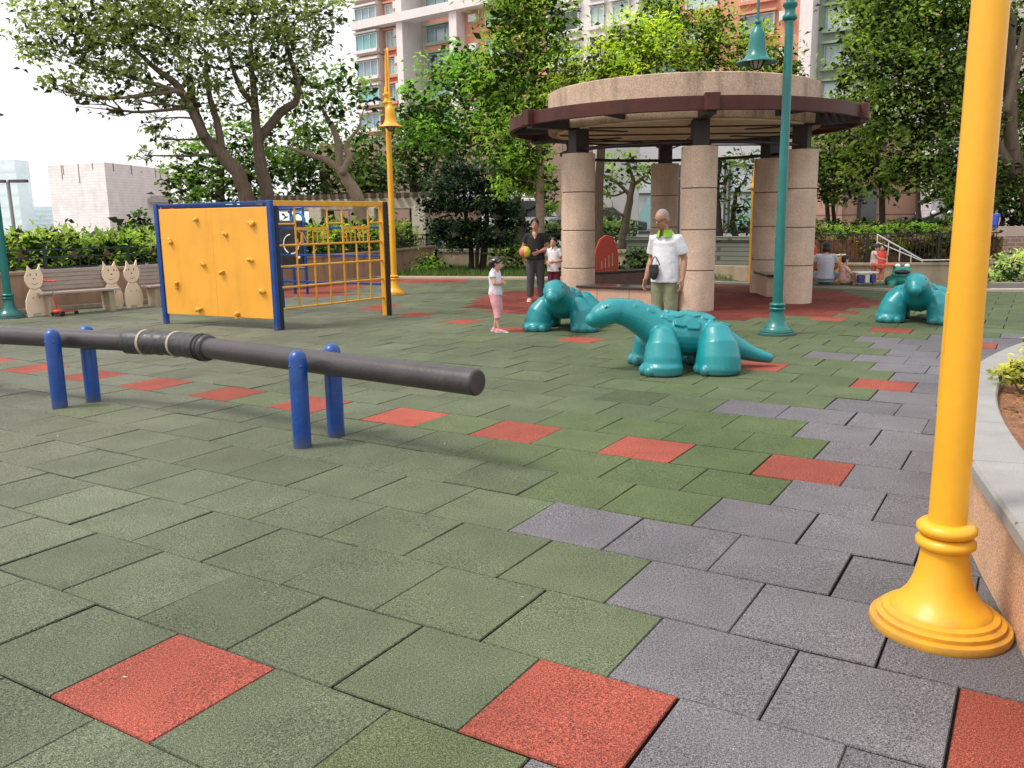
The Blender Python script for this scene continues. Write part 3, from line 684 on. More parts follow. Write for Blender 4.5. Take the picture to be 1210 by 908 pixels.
# rear sides: blue ladder and red arc board
for (a, b_) in ((Ac, Dc), (Dc, Cc)):
    for z, w in ((H-.03, .05), (1.40, .035), (.95, .035), (.5, .035)):
        m = MB(); m.bar(a-o+Vector((0, 0, z)), b_-o+Vector((0, 0, z)), w); m.build('rear_rail', M_BLUE, r, bevel=.004)
m = MB(); a = Ac-o+(Dc-Ac)*.04; b_ = Ac-o+(Dc-Ac)*.96; m.bar(a+Vector((0, 0, 1.65)), b_+Vector((0, 0, 1.65)), .025, .20); ar = m.build('red_board', mat('faded_red_board', (.34, .06, .045), .5, .12, 4), r, bevel=.004)
vD = (Dc-Ac).normalized(); nD = Vector((vD.y, -vD.x, 0)); m = MB()
for k in range(7):
    c = Ac-o+vD*(.25+k*.28)+nD*.02+Vector((0, 0, 1.60))
    m.tube([c+vD*.11*math.cos(t)+Vector((0, 0, .13*math.sin(t))) for t in np.linspace(0, PI*.75, 9)], .010, 6)
m.build('arc_rods', mat('orange_arc', (.70, .25, .08), .5), ar, smooth=60)

# ------------------------------------------------------------------ blue play station behind the grid
r = empty('play_station', (-4.62, 18.55, 0), math.radians(-25), 'blue play station with a black dial panel seen through the golden grid', 'play panel')
for x in (-.34, .02, .34):
    m = MB(); m.tube([(x, 0, 0), (x, 0, 1.82 if x else .75)], .03, 12); m.build('leg', M_BLUE, r, smooth=60)
m = MB(); m.box((.02, 0, .98), (.56, .06, .78)); p = m.build('dial_panel', M_BLK, r, bevel=.02)
m = MB(); m.box((.02, -.001, 1.46), (.62, .10, .16)); m.build('panel_hood', M_BLK, r, bevel=.02)
m = MB(); m.tube([(.02+.20*math.cos(t), -.036, 1.05+.20*math.sin(t)) for t in np.linspace(-1.6, -.2, 10)], .014, 8); m.tube([(.02+.20*math.cos(t), -.036, 1.05+.20*math.sin(t)) for t in np.linspace(1.7, 4.2, 12)], .014, 8); m.ball((.2, -.036, .78), (.04, .012, .04)); m.build('dial_mark', M_WHITE, p, smooth=60)
m = MB(); m.tube([(.22+.16*math.cos(t), -.02, 1.50+.20*math.sin(t)) for t in np.linspace(0, PI, 14)], .03, 10); m.build('hoop', mat('light_blue_paint', (.03, .20, .42), .4), r, smooth=60)
m = MB(); m.tube([(-.34, 0, 1.79), (.34, 0, 1.79)], .03, 12); m.build('top_bar', M_BLUE, r, smooth=60)
m = MB(); m.tube([(-.34, 0, .55), (.34, 0, .55)], .022, 10); m.build('lower_bar', M_BLUE, r, smooth=60)
m = MB(); m.tube([(-.52, 0, .0), (-.52, 0, 1.3)], .02, 8); m.tube([(-.52, 0, 1.3), (-.34, 0, 1.3)], .02, 8); m.build('side_bar', mat('pale_pink_bar', (.55, .33, .28), .5), r, smooth=60)

# ================================================================== PLANTER (right foreground)
OUT = [(1.02, .2), (1.12, 1.0), (1.42, 1.95), (1.70, 2.79), (1.98, 3.64), (2.26, 4.35), (2.55, 4.95), (2.86, 5.46), (3.24, 5.96), (3.68, 6.48), (4.17, 6.98), (5.0, 7.7), (6.2, 8.5), (7.6, 9.2)]
OUTS = [(p.x, p.y) for p in smooth_path([(a, b, 0) for a, b in OUT], 3)]
r = empty('raised_planter', (3.2, 4.2, 0), 0, 'raised curved planter with a grey granite coping and pebbledash wall', 'planter'); o = Vector(r.location)
OL = [(a-o.x, b-o.y) for a, b in OUTS]
m = MB(); m.sweep(OL, [(-.05, -.1), (-.05, .385), (-.20, .385), (-.20, -.1)]); m.build('wall', mat('orange_pebbledash', (.60, .355, .22), .9, .12, 6, .5, 170, speck=.4, speck_scale=130), r)
m = MB(); m.sweep(OL, [(.0, .39), (.0, .435), (-.012, .45), (-.24, .45), (-.25, .44), (-.25, .39)]); m.build('coping', M_COPE, r, smooth=30)
j = MB()
s = .3
while s < poly_len(OL)[-1]:
    a, d = along(OL, s); nn = Vector((-d.y, d.x)); c = Vector((a.x, a.y, 0))-Vector((nn.x, nn.y, 0))*.125
    j.box((c.x, c.y, .4205), (.004, .245, .0600), rotz(math.atan2(d.y, d.x))); s += .8
j.build('coping_joints', mat('coping_joint', (.20, .19, .18), .8), r)
m = MB(); m.add([(a, b, .40) for a, b in [((p[0]+.2), p[1]) for p in OL]]+[(8, 5, .40), (8, -4, .40)], [tuple(range(len(OL)+2))]); m.build('soil', M_SOIL, r)
gr = np.random.default_rng(23)
PL = [((3.36, 5.05), .24, .30), ((3.80, 5.75), .24, .30), ((3.13, 4.86), .14, .17), ((4.2, 6.15), .24, .34), ((4.5, 6.0), .28, .4), ((3.9, 5.2), .22, .35), ((4.8, 6.6), .25, .4), ((3.12, 5.18), .12, .16)]
for i, ((x, y), w_, h_) in enumerate(PL):
    rt = empty('planter_shrub', (x, y, .40), 0, 'thin yellowish green shrub growing from brown soil in the curved planter', 'shrub', 'small shrubs in the planter')
    st = MB(); bl = []
    for k in range(9):
        q = Vector((gr.normal(0, w_*.45), gr.normal(0, w_*.45), h_*gr.uniform(.45, .95)))
        st.tube(smooth_path([(0, 0, -.02), q*.5+Vector((gr.normal(0, .02), gr.normal(0, .02), .03)), q], 3), lerp_list([.007, .003], 7), 5); bl.append((tuple(q), (w_*.4, w_*.4, h_*.26), 70))
    st.build('stems', M_BARKL, rt, smooth=60)
    V, C = foliage(gr, bl, .042, [(.13, .14, .035), (.34, .31, .11)], 8, aspect=.5, clump=.45, inner=.1); np_quads('foliage', V, C, M_LEAF, rt)
n = 2600; P = np.c_[gr.uniform(2.2, 5.2, n), gr.uniform(2.6, 6.6, n), np.full(n, .41)]; keep = P[:, 0] > np.interp(P[:, 1], [p[1] for p in OUTS], [p[0] for p in OUTS])+.33
V = leaf_quads(gr, P[keep], .035, 2.5, .5); C = np.array([.30, .16, .07])*gr.uniform(.35, 1.7, (len(V), 1))
tag(np_quads('leaf_litter', V, C, M_GRASS), 'dry brown leaf litter scattered over the planter soil', 'leaf litter', kind='stuff')

# ================================================================== PAVILION
r = empty('pavilion', (PAV[0], PAV[1], 0), 0, 'round open pavilion with pebbledash columns, brown slatted canopy ring and concrete drum roof', 'pavilion')
base_a = math.atan2(-1, -.05)                     # the column nearest the viewpoint
CA = [base_a+k*PI/3 for k in range(6)]            # front, right front, right back, back, left back, left front
RC = 2.17
for k, a in enumerate(CA):
    c = Vector((RC*math.cos(a), RC*math.sin(a), 0)); m = MB()
    hs = 2.58; n = 4; prof = []
    m.lathe([(.305, 0), (.305, hs)], 40, c); cb = None
    m = MB()
    for i in range(n):
        z0 = hs*i/n+(.007 if i else -.02); z1 = hs*(i+1)/n-(.007 if i < n-1 else 0)
        m.lathe([(.277, z0), (.285, z0+.008), (.285, z1-.008), (.277, z1)], 40, c)
    cb = m.build('column', M_COL, r, smooth=40)
    g = MB(); g.lathe([(.272, .1), (.272, hs-.1)], 32, c, closed=False); g.build('joint_core', M_GROOVE, cb, smooth=60)
    m = MB(); m.box(c+Vector((0, 0, 2.80)), (.26, .26, .435), rotz(a)); m.build('post_cap', M_DBROWN, r, bevel=.008)
    m = MB(); d = Vector((math.cos(a), math.sin(a), 0)); m.bar(d*1.2+Vector((0, 0, 3.07)), d*3.12+Vector((0, 0, 3.07)), .16, .20); m.build('radial_beam', M_DBROWN, r, bevel=.006)
    m = MB(); m.box(d*3.13+Vector((0, 0, 3.14)), (.17, .22, .25), rotz(a)); m.build('rim_bracket', M_BROWN, r, bevel=.01)
    a2 = a+PI/6; d2 = Vector((math.cos(a2), math.sin(a2), 0)); m = MB(); m.bar(d2*2.2+Vector((0, 0, 3.09)), d2*3.04+Vector((0, 0, 3.09)), .06, .12); m.build('rafter', M_DBROWN, r)
m = MB(); m.ring(3.03, 3.11, 3.03, 3.235, 96); m.build('rim_band', M_BROWN, r, smooth=30, bevel=.006)
for i, rad in enumerate((2.50, 2.62, 2.74, 2.85, 2.95)):
    m = MB(); m.ring(rad-.028, rad+.028, 3.125, 3.21, 96); m.build('canopy_ring', M_BROWN if i > 2 else M_DBROWN, r, smooth=30)
m = MB(); m.ring(2.24, 2.40, 3.0, 3.68, 96); m.build('drum', M_DRUM, r, smooth=30, bevel=.015)
m = MB(); m.lathe([(0, 2.985), (2.235, 2.985), (2.235, 3.1), (0, 3.1)], 64, closed=False); m.build('ceiling', M_CREAM, r, smooth=30)
m = MB(); m.lathe([(0, 3.5), (2.238, 3.5)], 48, closed=False); m.build('roof_soil', M_SOIL, r)
m = MB(); m.tube([(RC*math.cos(t), RC*math.sin(t), 2.65) for t in np.linspace(0, 2*PI, 49)], .03, 8); m.build('ring_tie', M_DBROWN, r, smooth=60)
for k, a in enumerate(CA):
    m = MB(); b_ = CA[(k+3) % 6]
    if k < 3: m.tube([(RC*math.cos(a), RC*math.sin(a), 2.84), (0, 0, 2.78), (RC*math.cos(b_), RC*math.sin(b_), 2.84)], .014, 7)
    m.v and m.build('tie_rod', M_DBROWN, r, smooth=60)
for k in range(3):
    m = MB(); y = -1.3+k*1.3; hw = math.sqrt(2.2**2-y*y); m.bar((-hw, y, 2.972), (hw, y, 2.972), .03, .022); m.build('soffit_batten', M_DBROWN, r)
def seat_wall(k0, k1, bm_, label, z=.365, deep=.52, out=.04, frac=1):
    a = Vector((RC*math.cos(CA[k0]), RC*math.sin(CA[k0]), 0)); b = Vector((RC*math.cos(CA[k1]), RC*math.sin(CA[k1]), 0)); d = (b-a).normalized()
    if frac < 1: a = b+(a-b)*frac
    n = Vector((d.y, -d.x, 0)); mid = (a+b)/2
    if n.dot(mid) < 0: n = -n
    R = rotz(math.atan2(d.y, d.x)); L = (b-a).length
    w_ = empty('seat_wall', Vector((PAV[0], PAV[1], 0))+mid, 0, label, 'bench')
    m = MB(); m.box(n*(out-.1)+Vector((0, 0, z/2-.02)), (L-.46, deep-.06, z-.04), R); m.build('wall', bm_, w_, bevel=.01)
    m = MB(); m.box(n*(out-.1)+Vector((0, 0, z-.04+.022)), (L-.30, deep, .043), R); m.build('seat_slab', M_SLAB, w_, bevel=.008)
    m = MB()
    for t in (-.5, .05, .55): m.box(n*(out-.1+deep/2-.03+.0012)+d*(t*(L/2))+Vector((0, 0, z/2-.02)), (.006, .003, z-.05), R)
    m.build('panel_joints', M_GROOVE, w_)
    return w_
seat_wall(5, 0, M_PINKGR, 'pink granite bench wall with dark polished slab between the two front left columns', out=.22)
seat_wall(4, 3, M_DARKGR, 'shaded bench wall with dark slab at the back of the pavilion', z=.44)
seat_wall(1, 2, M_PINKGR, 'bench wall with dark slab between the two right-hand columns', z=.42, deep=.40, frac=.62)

# ================================================================== DINOSAURS
def dino_mesh():
    m = MB()
    SP = [(-.86, .085, .050), (-.70, .13, .075), (-.52, .20, .115), (-.36, .27, .165), (-.18, .325, .205), (0, .345, .215), (.16, .355, .208), (.29, .41, .185), (.39, .480, .165), (.48, .530, .152), (.57, .568, .140), (.66, .590, .130)]
    m.tube([(x, 0, z) for x, z, q in SP], [q for *_, q in SP], 24, sq=[(1.0+.22*math.exp(-((x)/.3)**2), 1) for x, z, q in SP], side=(0, 1, 0))
    m.tube([(.63, 0, .588), (.72, 0, .587), (.80, 0, .565), (.875, 0, .528), (.915, 0, .508)], [.126, .136, .130, .105, .074], 22, sq=(1.05, .95), side=(0, 1, 0))
    m.tube([(.74, 0, .545), (.84, 0, .500), (.90, 0, .478)], [.085, .08, .058], 18, side=(0, 1, 0))      # jaw
    for s in (-1, 1):
        m.ball((.765, s*.098, .640), (.036, .030, .030))                     # brow
        m.ball((.925, s*.025, .515), (.02, .015, .015))                     # nostril
        for x0, lean, k in ((.27, .055, 1), (-.27, -.02, 1.06)):
            k *= 1.14
            k2 = k*(1.0 if x0 > 0 else 1.10); m.tube([(x0-lean*.2, s*.235, .325), (x0, s*.275, .26), (x0+.005, s*.312, .15), (x0+.01, s*.325, .03)], [.122*k2, .147*k2, .159*k2, .166*k2], 28, ends=(1, 0))
            m.tube([(x0+.012, s*.33, .004), (x0+.012, s*.33, .02), (x0+.012, s*.33, .088), (x0+.012, s*.33, .112)], [.160*k, .172*k, .174*k, .160*k], 28, 'flat')
            for t in (-.62, 0, .62):
                m.ball((x0+.012+.156*k*math.cos(t), s*.33+.156*k*math.sin(t), .046), (.054, .060, .056))
    # raised back plates follow the spine
    rs = np.random.default_rng(4)
    def spine(x):
        xs = [p[0] for p in SP]; return np.interp(x, xs, [p[1] for p in SP]), np.interp(x, xs, [p[2] for p in SP])
    rows = [(-.33, .085), (-.19, .11), (-.03, .12), (.12, .10), (.235, .075), (.325, .062), (.405, .052), (.475, .044), (.54, .036)]
    for i, (x, q) in enumerate(rows):
        z, rad = spine(x); z2, r2 = spine(x+.02); z1, r1 = spine(x-.02)
        sl = math.atan2((z2+r2)-(z1+r1), .04)
        for a in ((-.95, -.32, .32, .95) if q > .09 else (-.75, 0, .75)):
            xx = x+rs.normal(0, .012)+(.03 if i % 2 else 0)*(1 if abs(a) < .5 else -1); wid = 1.0+.22*math.exp(-(xx/.3)**2)
            zz, rd = spine(xx); aa = a+rs.normal(0, .05)
            s1, _q = spine(xx+.02); s0, _q = spine(xx-.02); sl = math.atan2(s1-s0, .04)
            c = Vector((xx-math.sin(sl)*rd*math.cos(aa), wid*rd*math.sin(aa), zz+rd*math.cos(aa)*math.cos(sl)))
            R = Matrix.Rotation(-sl, 3, 'Y') @ Matrix.Rotation(-aa, 3, 'X')
            k = rs.integers(5, 7); ph = rs.uniform(0, 6)
            po = [(q*.74*rs.uniform(.9, 1.08)*math.cos(ph+2*PI*j/k), q*.60*rs.uniform(.9, 1.08)*math.sin(ph+2*PI*j/k)) for j in range(k)]
            m.prism(po, -.04, min(.020, q*.22), Matrix.Translation(c) @ R.to_4x4())
    return remesh(m, .0095, 2)
DM = dino_mesh()
def dino(loc, heading, label, src=None):
    if src is None:
        r = empty('dinosaur_rider', loc, heading, label, 'dinosaur', 'teal ride-on dinosaurs')
        DM.transform(Matrix.Identity(4)); put('body', DM, M_DINO, r)
        for s in (-1, 1):
            m = MB(); m.ball((.792, s*.112, .632), (.021, .013, .017), 14, 8); e = m.build('eye', mat('eye_dark_teal', (.01, .05, .08), .25), r, smooth=180)
        m = MB()
        for s in (-1, 1): m.tube([(.955, s*.030, .478), (.90, s*.078, .488), (.83, s*.108, .510), (.79, s*.118, .540)], .0045, 6)
        m.build('mouth_line', mat('mouth_teal', (.004, .10, .12), .5), r, smooth=60)
        return r
    r = copy_tree(src); r.location = loc; r.rotation_euler = (0, 0, heading); r['label'] = label; return r
D1 = dino((1.72, 8.55, 0), math.radians(182), 'teal ride-on dinosaur seen side on, long tail to the right, nearest of the three')
D2 = dino((.74, 11.92, 0), math.atan2(-.97, -.24), 'teal ride-on dinosaur facing the viewer between the little girl and the side-on dinosaur', D1)
D3 = dino((5.76, 12.22, 0), math.atan2(-.88, -.47), 'teal ride-on dinosaur partly hidden behind the big yellow lamp post', D1)

# frog rider
r = empty('frog_rider', (8.08, 17.95, 0), math.radians(-22), 'small green-teal ride-on frog with wide dark mouth by the far wall', 'frog')
m = MB(); m.ball((0, 0, .17), (.24, .24, .18)); m.ball((0, -.05, .31), (.19, .17, .12)); m.ball((0, -.10, .26), (.2, .15, .09))
for s in (-1, 1):
    m.ball((s*.18, -.15, .08), (.09, .12, .08)); m.ball((s*.22, .08, .12), (.10, .16, .11)); m.ball((s*.09, -.04, .42), (.065, .065, .06)); m.ball((s*.2, -.24, .03), (.07, .08, .03))
m.build('body', mat('frog_green', (.02, .21, .17), .4, .25, 6), r, me=remesh(m, .012, 3))
m = MB(); m.ball((0, -.20, .325), (.15, .07, .055)); m.build('mouth', M_BLK, r, smooth=180)
for s in (-1, 1):
    m = MB(); m.ball((s*.09, -.06, .445), (.055, .055, .045)); m.build('eye', M_WHITE, r, smooth=180)

# ================================================================== PEOPLE
def skin(n, c): return mat(n, c, .5, .08, 12)
M_SK1 = skin('skin_warm', (.46, .235, .15)); M_SK2 = skin('skin_tan', (.36, .17, .105)); M_SK3 = skin('skin_child', (.56, .31, .215))
M_HAIR = mat('black_hair', (.012, .009, .008), .45, .4, 30, .3, 90); M_HGREY = mat('grey_hair', (.24, .205, .18), .6, .25, 30, .3, 90)
def cloth(n, c, v=.1): return mat(n, c, .85, v, 5, .6, 9)
def wrinkle(me, amp, f, seed=0):
    from mathutils import noise
    nv = [v.normal.copy() for v in me.vertices]
    for v, nn in zip(me.vertices, nv):
        p = v.co*f; q = Vector((p.x*1.1+p.z*.5, p.y*1.1, p.z*.42-p.x*.3+seed))
        k = noise.noise(q)*.8+abs(noise.noise(q*1.7))*.6-.2
        v.co += nn*(amp*k)
    me.update(); return me
def hand(m, w, d, s, thumb, curl=.5, palm=None):
    """w wrist, d direction, s body scale, thumb side vector, palm = way the fingers curl"""
    w = Vector(w); d = Vector(d).normalized(); t = Vector(thumb); t = (t-d*t.dot(d)).normalized(); p = palm and Vector(palm) or d.cross(t); p = (p-d*p.dot(d)-t*p.dot(t)).normalized()
    R = Matrix((t, p, d)).transposed()
    m.ball(w+d*.050*s, (.040*s, .017*s, .052*s), 14, 9, R)
    for i, (o, L) in enumerate(((.030, .070), (.0105, .080), (-.0095, .074), (-.029, .058))):
        a = w+t*o*s+d*.085*s; b = a+(d*math.cos(curl*.5)+p*math.sin(curl*.5))*L*.5*s; c = b+(d*math.cos(curl*1.4)+p*math.sin(curl*1.4))*L*.5*s
        m.tube([w+t*o*s*.6+d*.05*s, a, b, c], [.010*s, .0095*s, .0088*s, .0075*s], 8)
    a = w+d*.022*s+t*.032*s; b = a+(t*.75+d*.6+p*.25).normalized()*.034*s; c = b+(d*.9+t*.25+p*.35).normalized()*.030*s
    m.tube([w+d*.02*s, a, b, c], [.013*s, .0125*s, .0105*s, .008*s], 8)
DEF = dict(head=(0, -.012, .93), neck=(0, .006, .845), chest=(0, .012, .735), waist=(0, .004, .62), pelvis=(0, .010, .525),
           shL=(.096, .010, .792), elL=(.135, .025, .635), wrL=(.140, -.02, .485), shR=(-.096, .010, .792), elR=(-.135, .025, .635), wrR=(-.140, -.02, .485),
           hiL=(.050, .012, .515), knL=(.052, -.004, .285), anL=(.052, .018, .048), hiR=(-.050, .012, .515), knR=(-.052, -.004, .285), anR=(-.052, .018, .048),
           toeL=(.06, -1, 0), toeR=(-.06, -1, 0))
def person(name, label, loc, rz, h, sk, pose=None, hs=1., look=0, tilt=0, fat=1., shirt=None, sleeve=.5, hem=.50, pants=None, plen=1., shoe=None, hair=None, hairstyle='short', handL=None, handR=None, neck_v=False, collar=None, vox=.0075, glasses=False, group=None):
    J = {k: Vector(v)*h for k, v in {**DEF, **(pose or {})}.items()}
    for k in ('toeL', 'toeR'): J[k] = J[k]/h
    r = empty(name, loc, rz, label, 'person', group); u = h; m = MB()
    def torso(mm, g, rows): mm.tube([a for a, *_ in rows], [1]*len(rows), 24, 'flat', sq=[(x*u*fat+g, y*u*fat+g) for _, x, y in rows], side=(1, 0, 0))
    P, W_, C, Nk = J['pelvis'], J['waist'], J['chest'], J['neck']
    sc_ = (J['shL']+J['shR'])/2
    rows = [(P-Vector((0, 0, .045*u)), .080, .062), (P, .092, .070), (P*.5+W_*.5, .088, .064), (W_, .079, .058), (W_*.5+C*.5, .088, .064), (C, .098, .068), (sc_*.75+C*.25, .100, .062), (sc_+Vector((0, 0, .015*u)), .072, .050), (Nk-Vector((0, 0, .012*u)), .036, .036)]
    torso(m, 0, rows)
    hd = J['head']; m.tube([Nk-Vector((0, 0, .03*u)), Nk+(hd-Nk)*.35], [.034*u, .031*u], 14)
    RH = Matrix.Rotation(look, 3, 'Z') @ Matrix.Rotation(tilt, 3, 'X'); q = u*hs
    def hp(x, y, z): return hd+RH @ Vector((x*q, y*q, z*q))
    m.ball(hp(0, .006, .014), (.0455*q, .056*q, .056*q), 20, 14, RH); m.ball(hp(0, -.008, -.022), (.037*q, .043*q, .046*q), 18, 12, RH)
    m.ball(hp(0, -.026, -.054), (.020*q, .018*q, .014*q), 12, 8, RH)
    m.tube([hp(0, -.050, .008), hp(0, -.060, -.014)], [.0055*q, .0085*q], 10); m.ball(hp(0, -.047, -.036), (.016*q, .008*q, .006*q), 10, 6, RH)
    for s in (-1, 1): m.ball(hp(.046*s, .008, -.006), (.006*q, .012*q, .017*q), 10, 8, RH)
    for s in 'LR':
        m.tube([sc_*.4+J['sh'+s]*.6, J['sh'+s], J['sh'+s]*.6+J['el'+s]*.4, J['el'+s], J['el'+s]*.65+J['wr'+s]*.35, J['wr'+s]], [.034*u, .036*u, .030*u*fat, .0235*u, .0245*u, .0155*u], 14)
        d = (J['wr'+s]-J['el'+s]).normalized(); hh = (handL if s == 'L' else handR) or {}
        hand(m, J['wr'+s], hh.get('d', d), u*.66, hh.get('thumb', (0, -1, .1)), hh.get('curl', .6), hh.get('palm', (-1 if s == 'L' else 1, 0, 0)))
        m.tube([J['hi'+s]*.9+P*.1, J['hi'+s]*.6+J['kn'+s]*.4, J['kn'+s], J['kn'+s]*.68+J['an'+s]*.32+Vector((0, .010*u, 0)), J['an'+s]], [.058*u*fat, .051*u*fat, .034*u, .033*u, .0205*u], 16)
        t = J['toe'+s].normalized(); a = J['an'+s]; m.tube([a+Vector((0, 0, -.012*u))-t*.016*u, a+t*.055*u+Vector((0, 0, -.025*u)), a+t*.10*u+Vector((0, 0, -.035*u))], [.024*u, .021*u, .014*u], 12, sq=(1.1, .8))
    m.build('body', sk, r, me=remesh(m, vox, 3))
    # face
    for s in (-1, 1):
        e = MB(); e.ball(hp(.0185*s, -.0465, .006), (.0085*q, .005*q, .0055*q), 10, 7, RH); ey = e.build('eye', mat('eye_white', (.6, .57, .54), .3), r, smooth=180)
        e = MB(); e.ball(hp(.0185*s, -.0500, .006), (.0042*q, .003*q, .0045*q), 8, 6, RH); e.build('iris', M_HAIR, ey, smooth=180)
        e = MB(); e.tube([hp(.010*s, -.0512, .020), hp(.018*s, -.0520, .0235), hp(.029*s, -.0455, .020)], .0022*q, 6); e.build('eyebrow', hair or M_HAIR, r, smooth=60)
    e = MB(); e.tube([hp(-.014, -.0500, -.0355), hp(0, -.0560, -.0345), hp(.014, -.0500, -.0355)], .0032*q, 8); e.build('mouth', mat('lips', (.30, .09, .075), .5), r, smooth=60)
    if glasses:
        e = MB()
        for s in (-1, 1):
            e.tube([hp(.020*s+.015*math.cos(t), -.0565, .005+.011*math.sin(t)) for t in np.linspace(0, 2*PI, 13)], .0016*q, 5); e.tube([hp(.035*s, -.055, .008), hp(.049*s, .004, .006)], .0016*q, 5)
        e.tube([hp(-.005, -.058, .008), hp(.005, -.058, .008)], .0016*q, 5); e.build('glasses', M_BLK, r, smooth=60)
    # hair
    if hair:
        e = MB()
        if hairstyle == 'crop':
            e.ball(hp(0, .013, .022), (.0468*q, .0555*q, .0545*q), 20, 14, RH); e.ball(hp(0, .030, -.004), (.0445*q, .036*q, .044*q), 16, 10, RH)
        else:
            e.ball(hp(0, .013, .026), (.0505*q, .0585*q, .0535*q), 20, 14, RH); e.ball(hp(0, .030, -.004), (.0475*q, .040*q, .050*q), 16, 10, RH)
            for s in (-1, 1): e.tube([hp(.030*s, -.034, .052), hp(.043*s, -.018, .030), hp(.047*s, -.002, .004)], [.012*q, .011*q, .007*q], 8)
        if hairstyle == 'tied': e.ball(hp(0, .072, .008), (.026*q, .024*q, .026*q), 12, 8, RH)
        if hairstyle == 'bob': e.ball(hp(0, .026, -.030), (.056*q, .046*q, .060*q), 18, 12, RH)
        if hairstyle == 'pigtails':
            for s in (-1, 1): e.ball(hp(.052*s, .034, .026), (.02*q, .02*q, .02*q)); e.tube([hp(.058*s, .038, .026), hp(.078*s, .052, .0), hp(.072*s, .055, -.062)], [.016*q, .024*q, .009*q], 10)
        ho = e.build('hair', hair, r, me=remesh(e, vox*.8, 2))
        if hairstyle == 'pigtails':
            for s in (-1, 1):
                e = MB(); e.ball(hp(.060*s, .036, .030), (.012*q, .016*q, .016*q), 10, 7); e.build('hair_tie', M_WHITE, ho, smooth=180)
    g = .012*u*.9
    if shirt:
        e = MB(); tz = P+(P-W_)*((.53-hem)*8)
        low = rows[0][0]*0+Vector((P.x, P.y, P.z-(.525-hem)*u)) if hem < .53 else P
        rw = [(low, .104, .084), (P*.4+W_*.6, .097, .075), (W_, .094, .071), (W_*.5+C*.5, .096, .070), (C, .098, .069), (sc_*.75+C*.25, .096, .062)]+[(sc_+Vector((0, 0, .016*u)), .068, .046), (Nk-Vector((0, 0, .016*u)), .044, .042)]
        torso(e, g, rw)
        for s in 'LR':
            a, b = J['sh'+s], J['el'+s]
            if sleeve <= 1: end = a+(b-a)*sleeve; e.tube([sc_*.5+a*.5, a, (a+end)/2, end], [.034*u+g*.5, .034*u+g*.5, .037*u*fat+g*.5, .038*u*fat+g*.6], 16, 'round', ends=(1, 0))
            else: e.tube([sc_*.5+a*.5, a, b, J['wr'+s]], [.038*u+g*.5, .038*u+g*.6, .028*u+g, .021*u+g*.6], 16, 'round', ends=(1, 0))
        so = e.build('shirt', shirt, r, me=wrinkle(remesh(e, vox, 2), .0075*u, 12/u, u*9))
        if collar:
            e = MB(); n0 = Nk-Vector((0, 0, .030*u)); 
            for i_ in range(1): e.lathe([(.066*u, -.012*u), (.060*u, .004*u), (.046*u, .040*u), (.040*u, .040*u), (.044*u, .0), (.058*u, -.014*u), (.066*u, -.012*u)], 28, n0, 0, -PI/2+.28, 1.5*PI-.28, closed=False)
            e.build('collar', collar, so, smooth=60)
        if neck_v:
            e = MB(); n0 = sc_; e.add([n0+Vector((x*u, y*u, z*u)) for x, y, z in ((-.034, -.052, .030), (.034, -.052, .030), (0, -.086, -.035))], [(0, 2, 1)]); e.tube([n0+Vector((0, -.062*u, -.02*u)), n0+Vector((0, -.052*u, .012*u)), n0+Vector((0, -.030*u, .034*u))], [.012*u, .026*u, .030*u], 10); e.build('neckline', sk, so, smooth=60)
    if pants:
        e = MB(); torso(e, g*.5, [(P-Vector((0, 0, .055*u)), .084, .064), (P, .090, .068), (P*.35+W_*.65, .082, .060)])
        for s in 'LR':
            hi, kn, an = J['hi'+s], J['kn'+s], J['an'+s]
            pl = [hi*.92+P*.08, hi*.6+kn*.4, kn, kn*.6+an*.4, an+Vector((0, 0, .012*u))]; rd = [.060*u*fat, .057*u*fat, .043*u*fat, .040*u*fat, .038*u*fat]
            if plen < 1:
                kz = int(2+plen*2.9) if plen > .5 else 2; f = plen; pp = smooth_path(pl, 4); c_ = max(4, int(len(pp)*f)); pl = pp[:c_]; rd = lerp_list([.064*u*fat, .058*u*fat, .048*u*fat, .046*u*fat], c_)
            e.tube(pl, [x+g*.5 for x in rd], 18, 'round', ends=(1, 0))
        e.build('trousers', pants, r, me=wrinkle(remesh(e, vox, 2), .007*u, 12/u, u*5))
    if shoe:
        for s in 'LR':
            e = MB(); a = J['an'+s]; t = J['toe'+s].normalized(); k = Vector((a.x, a.y, a.z-.048*u))
            e.tube([k-t*.028*u+Vector((0, 0, .020*u)), k+t*.03*u+Vector((0, 0, .022*u)), k+t*.085*u+Vector((0, 0, .017*u)), k+t*.118*u+Vector((0, 0, .013*u))], [.026*u, .029*u, .027*u, .018*u], 14, sq=(1.15, .72)); e.tube([k+Vector((0, 0, .02*u))-t*.004*u, k+Vector((0, 0, .050*u))-t*.004*u], [.030*u, .026*u], 14, 'flat')
            so = e.build('shoe', shoe, r, me=remesh(e, vox*.8, 2))
            e = MB(); e.tube([k-t*.030*u+Vector((0, 0, .008*u)), k+t*.118*u+Vector((0, 0, .008*u))], [.029*u, .026*u], 14, sq=(1.1, .27)); e.build('sole', M_WHITE, so, smooth=60)
    return r
wl = at(633, 357, 16.05)
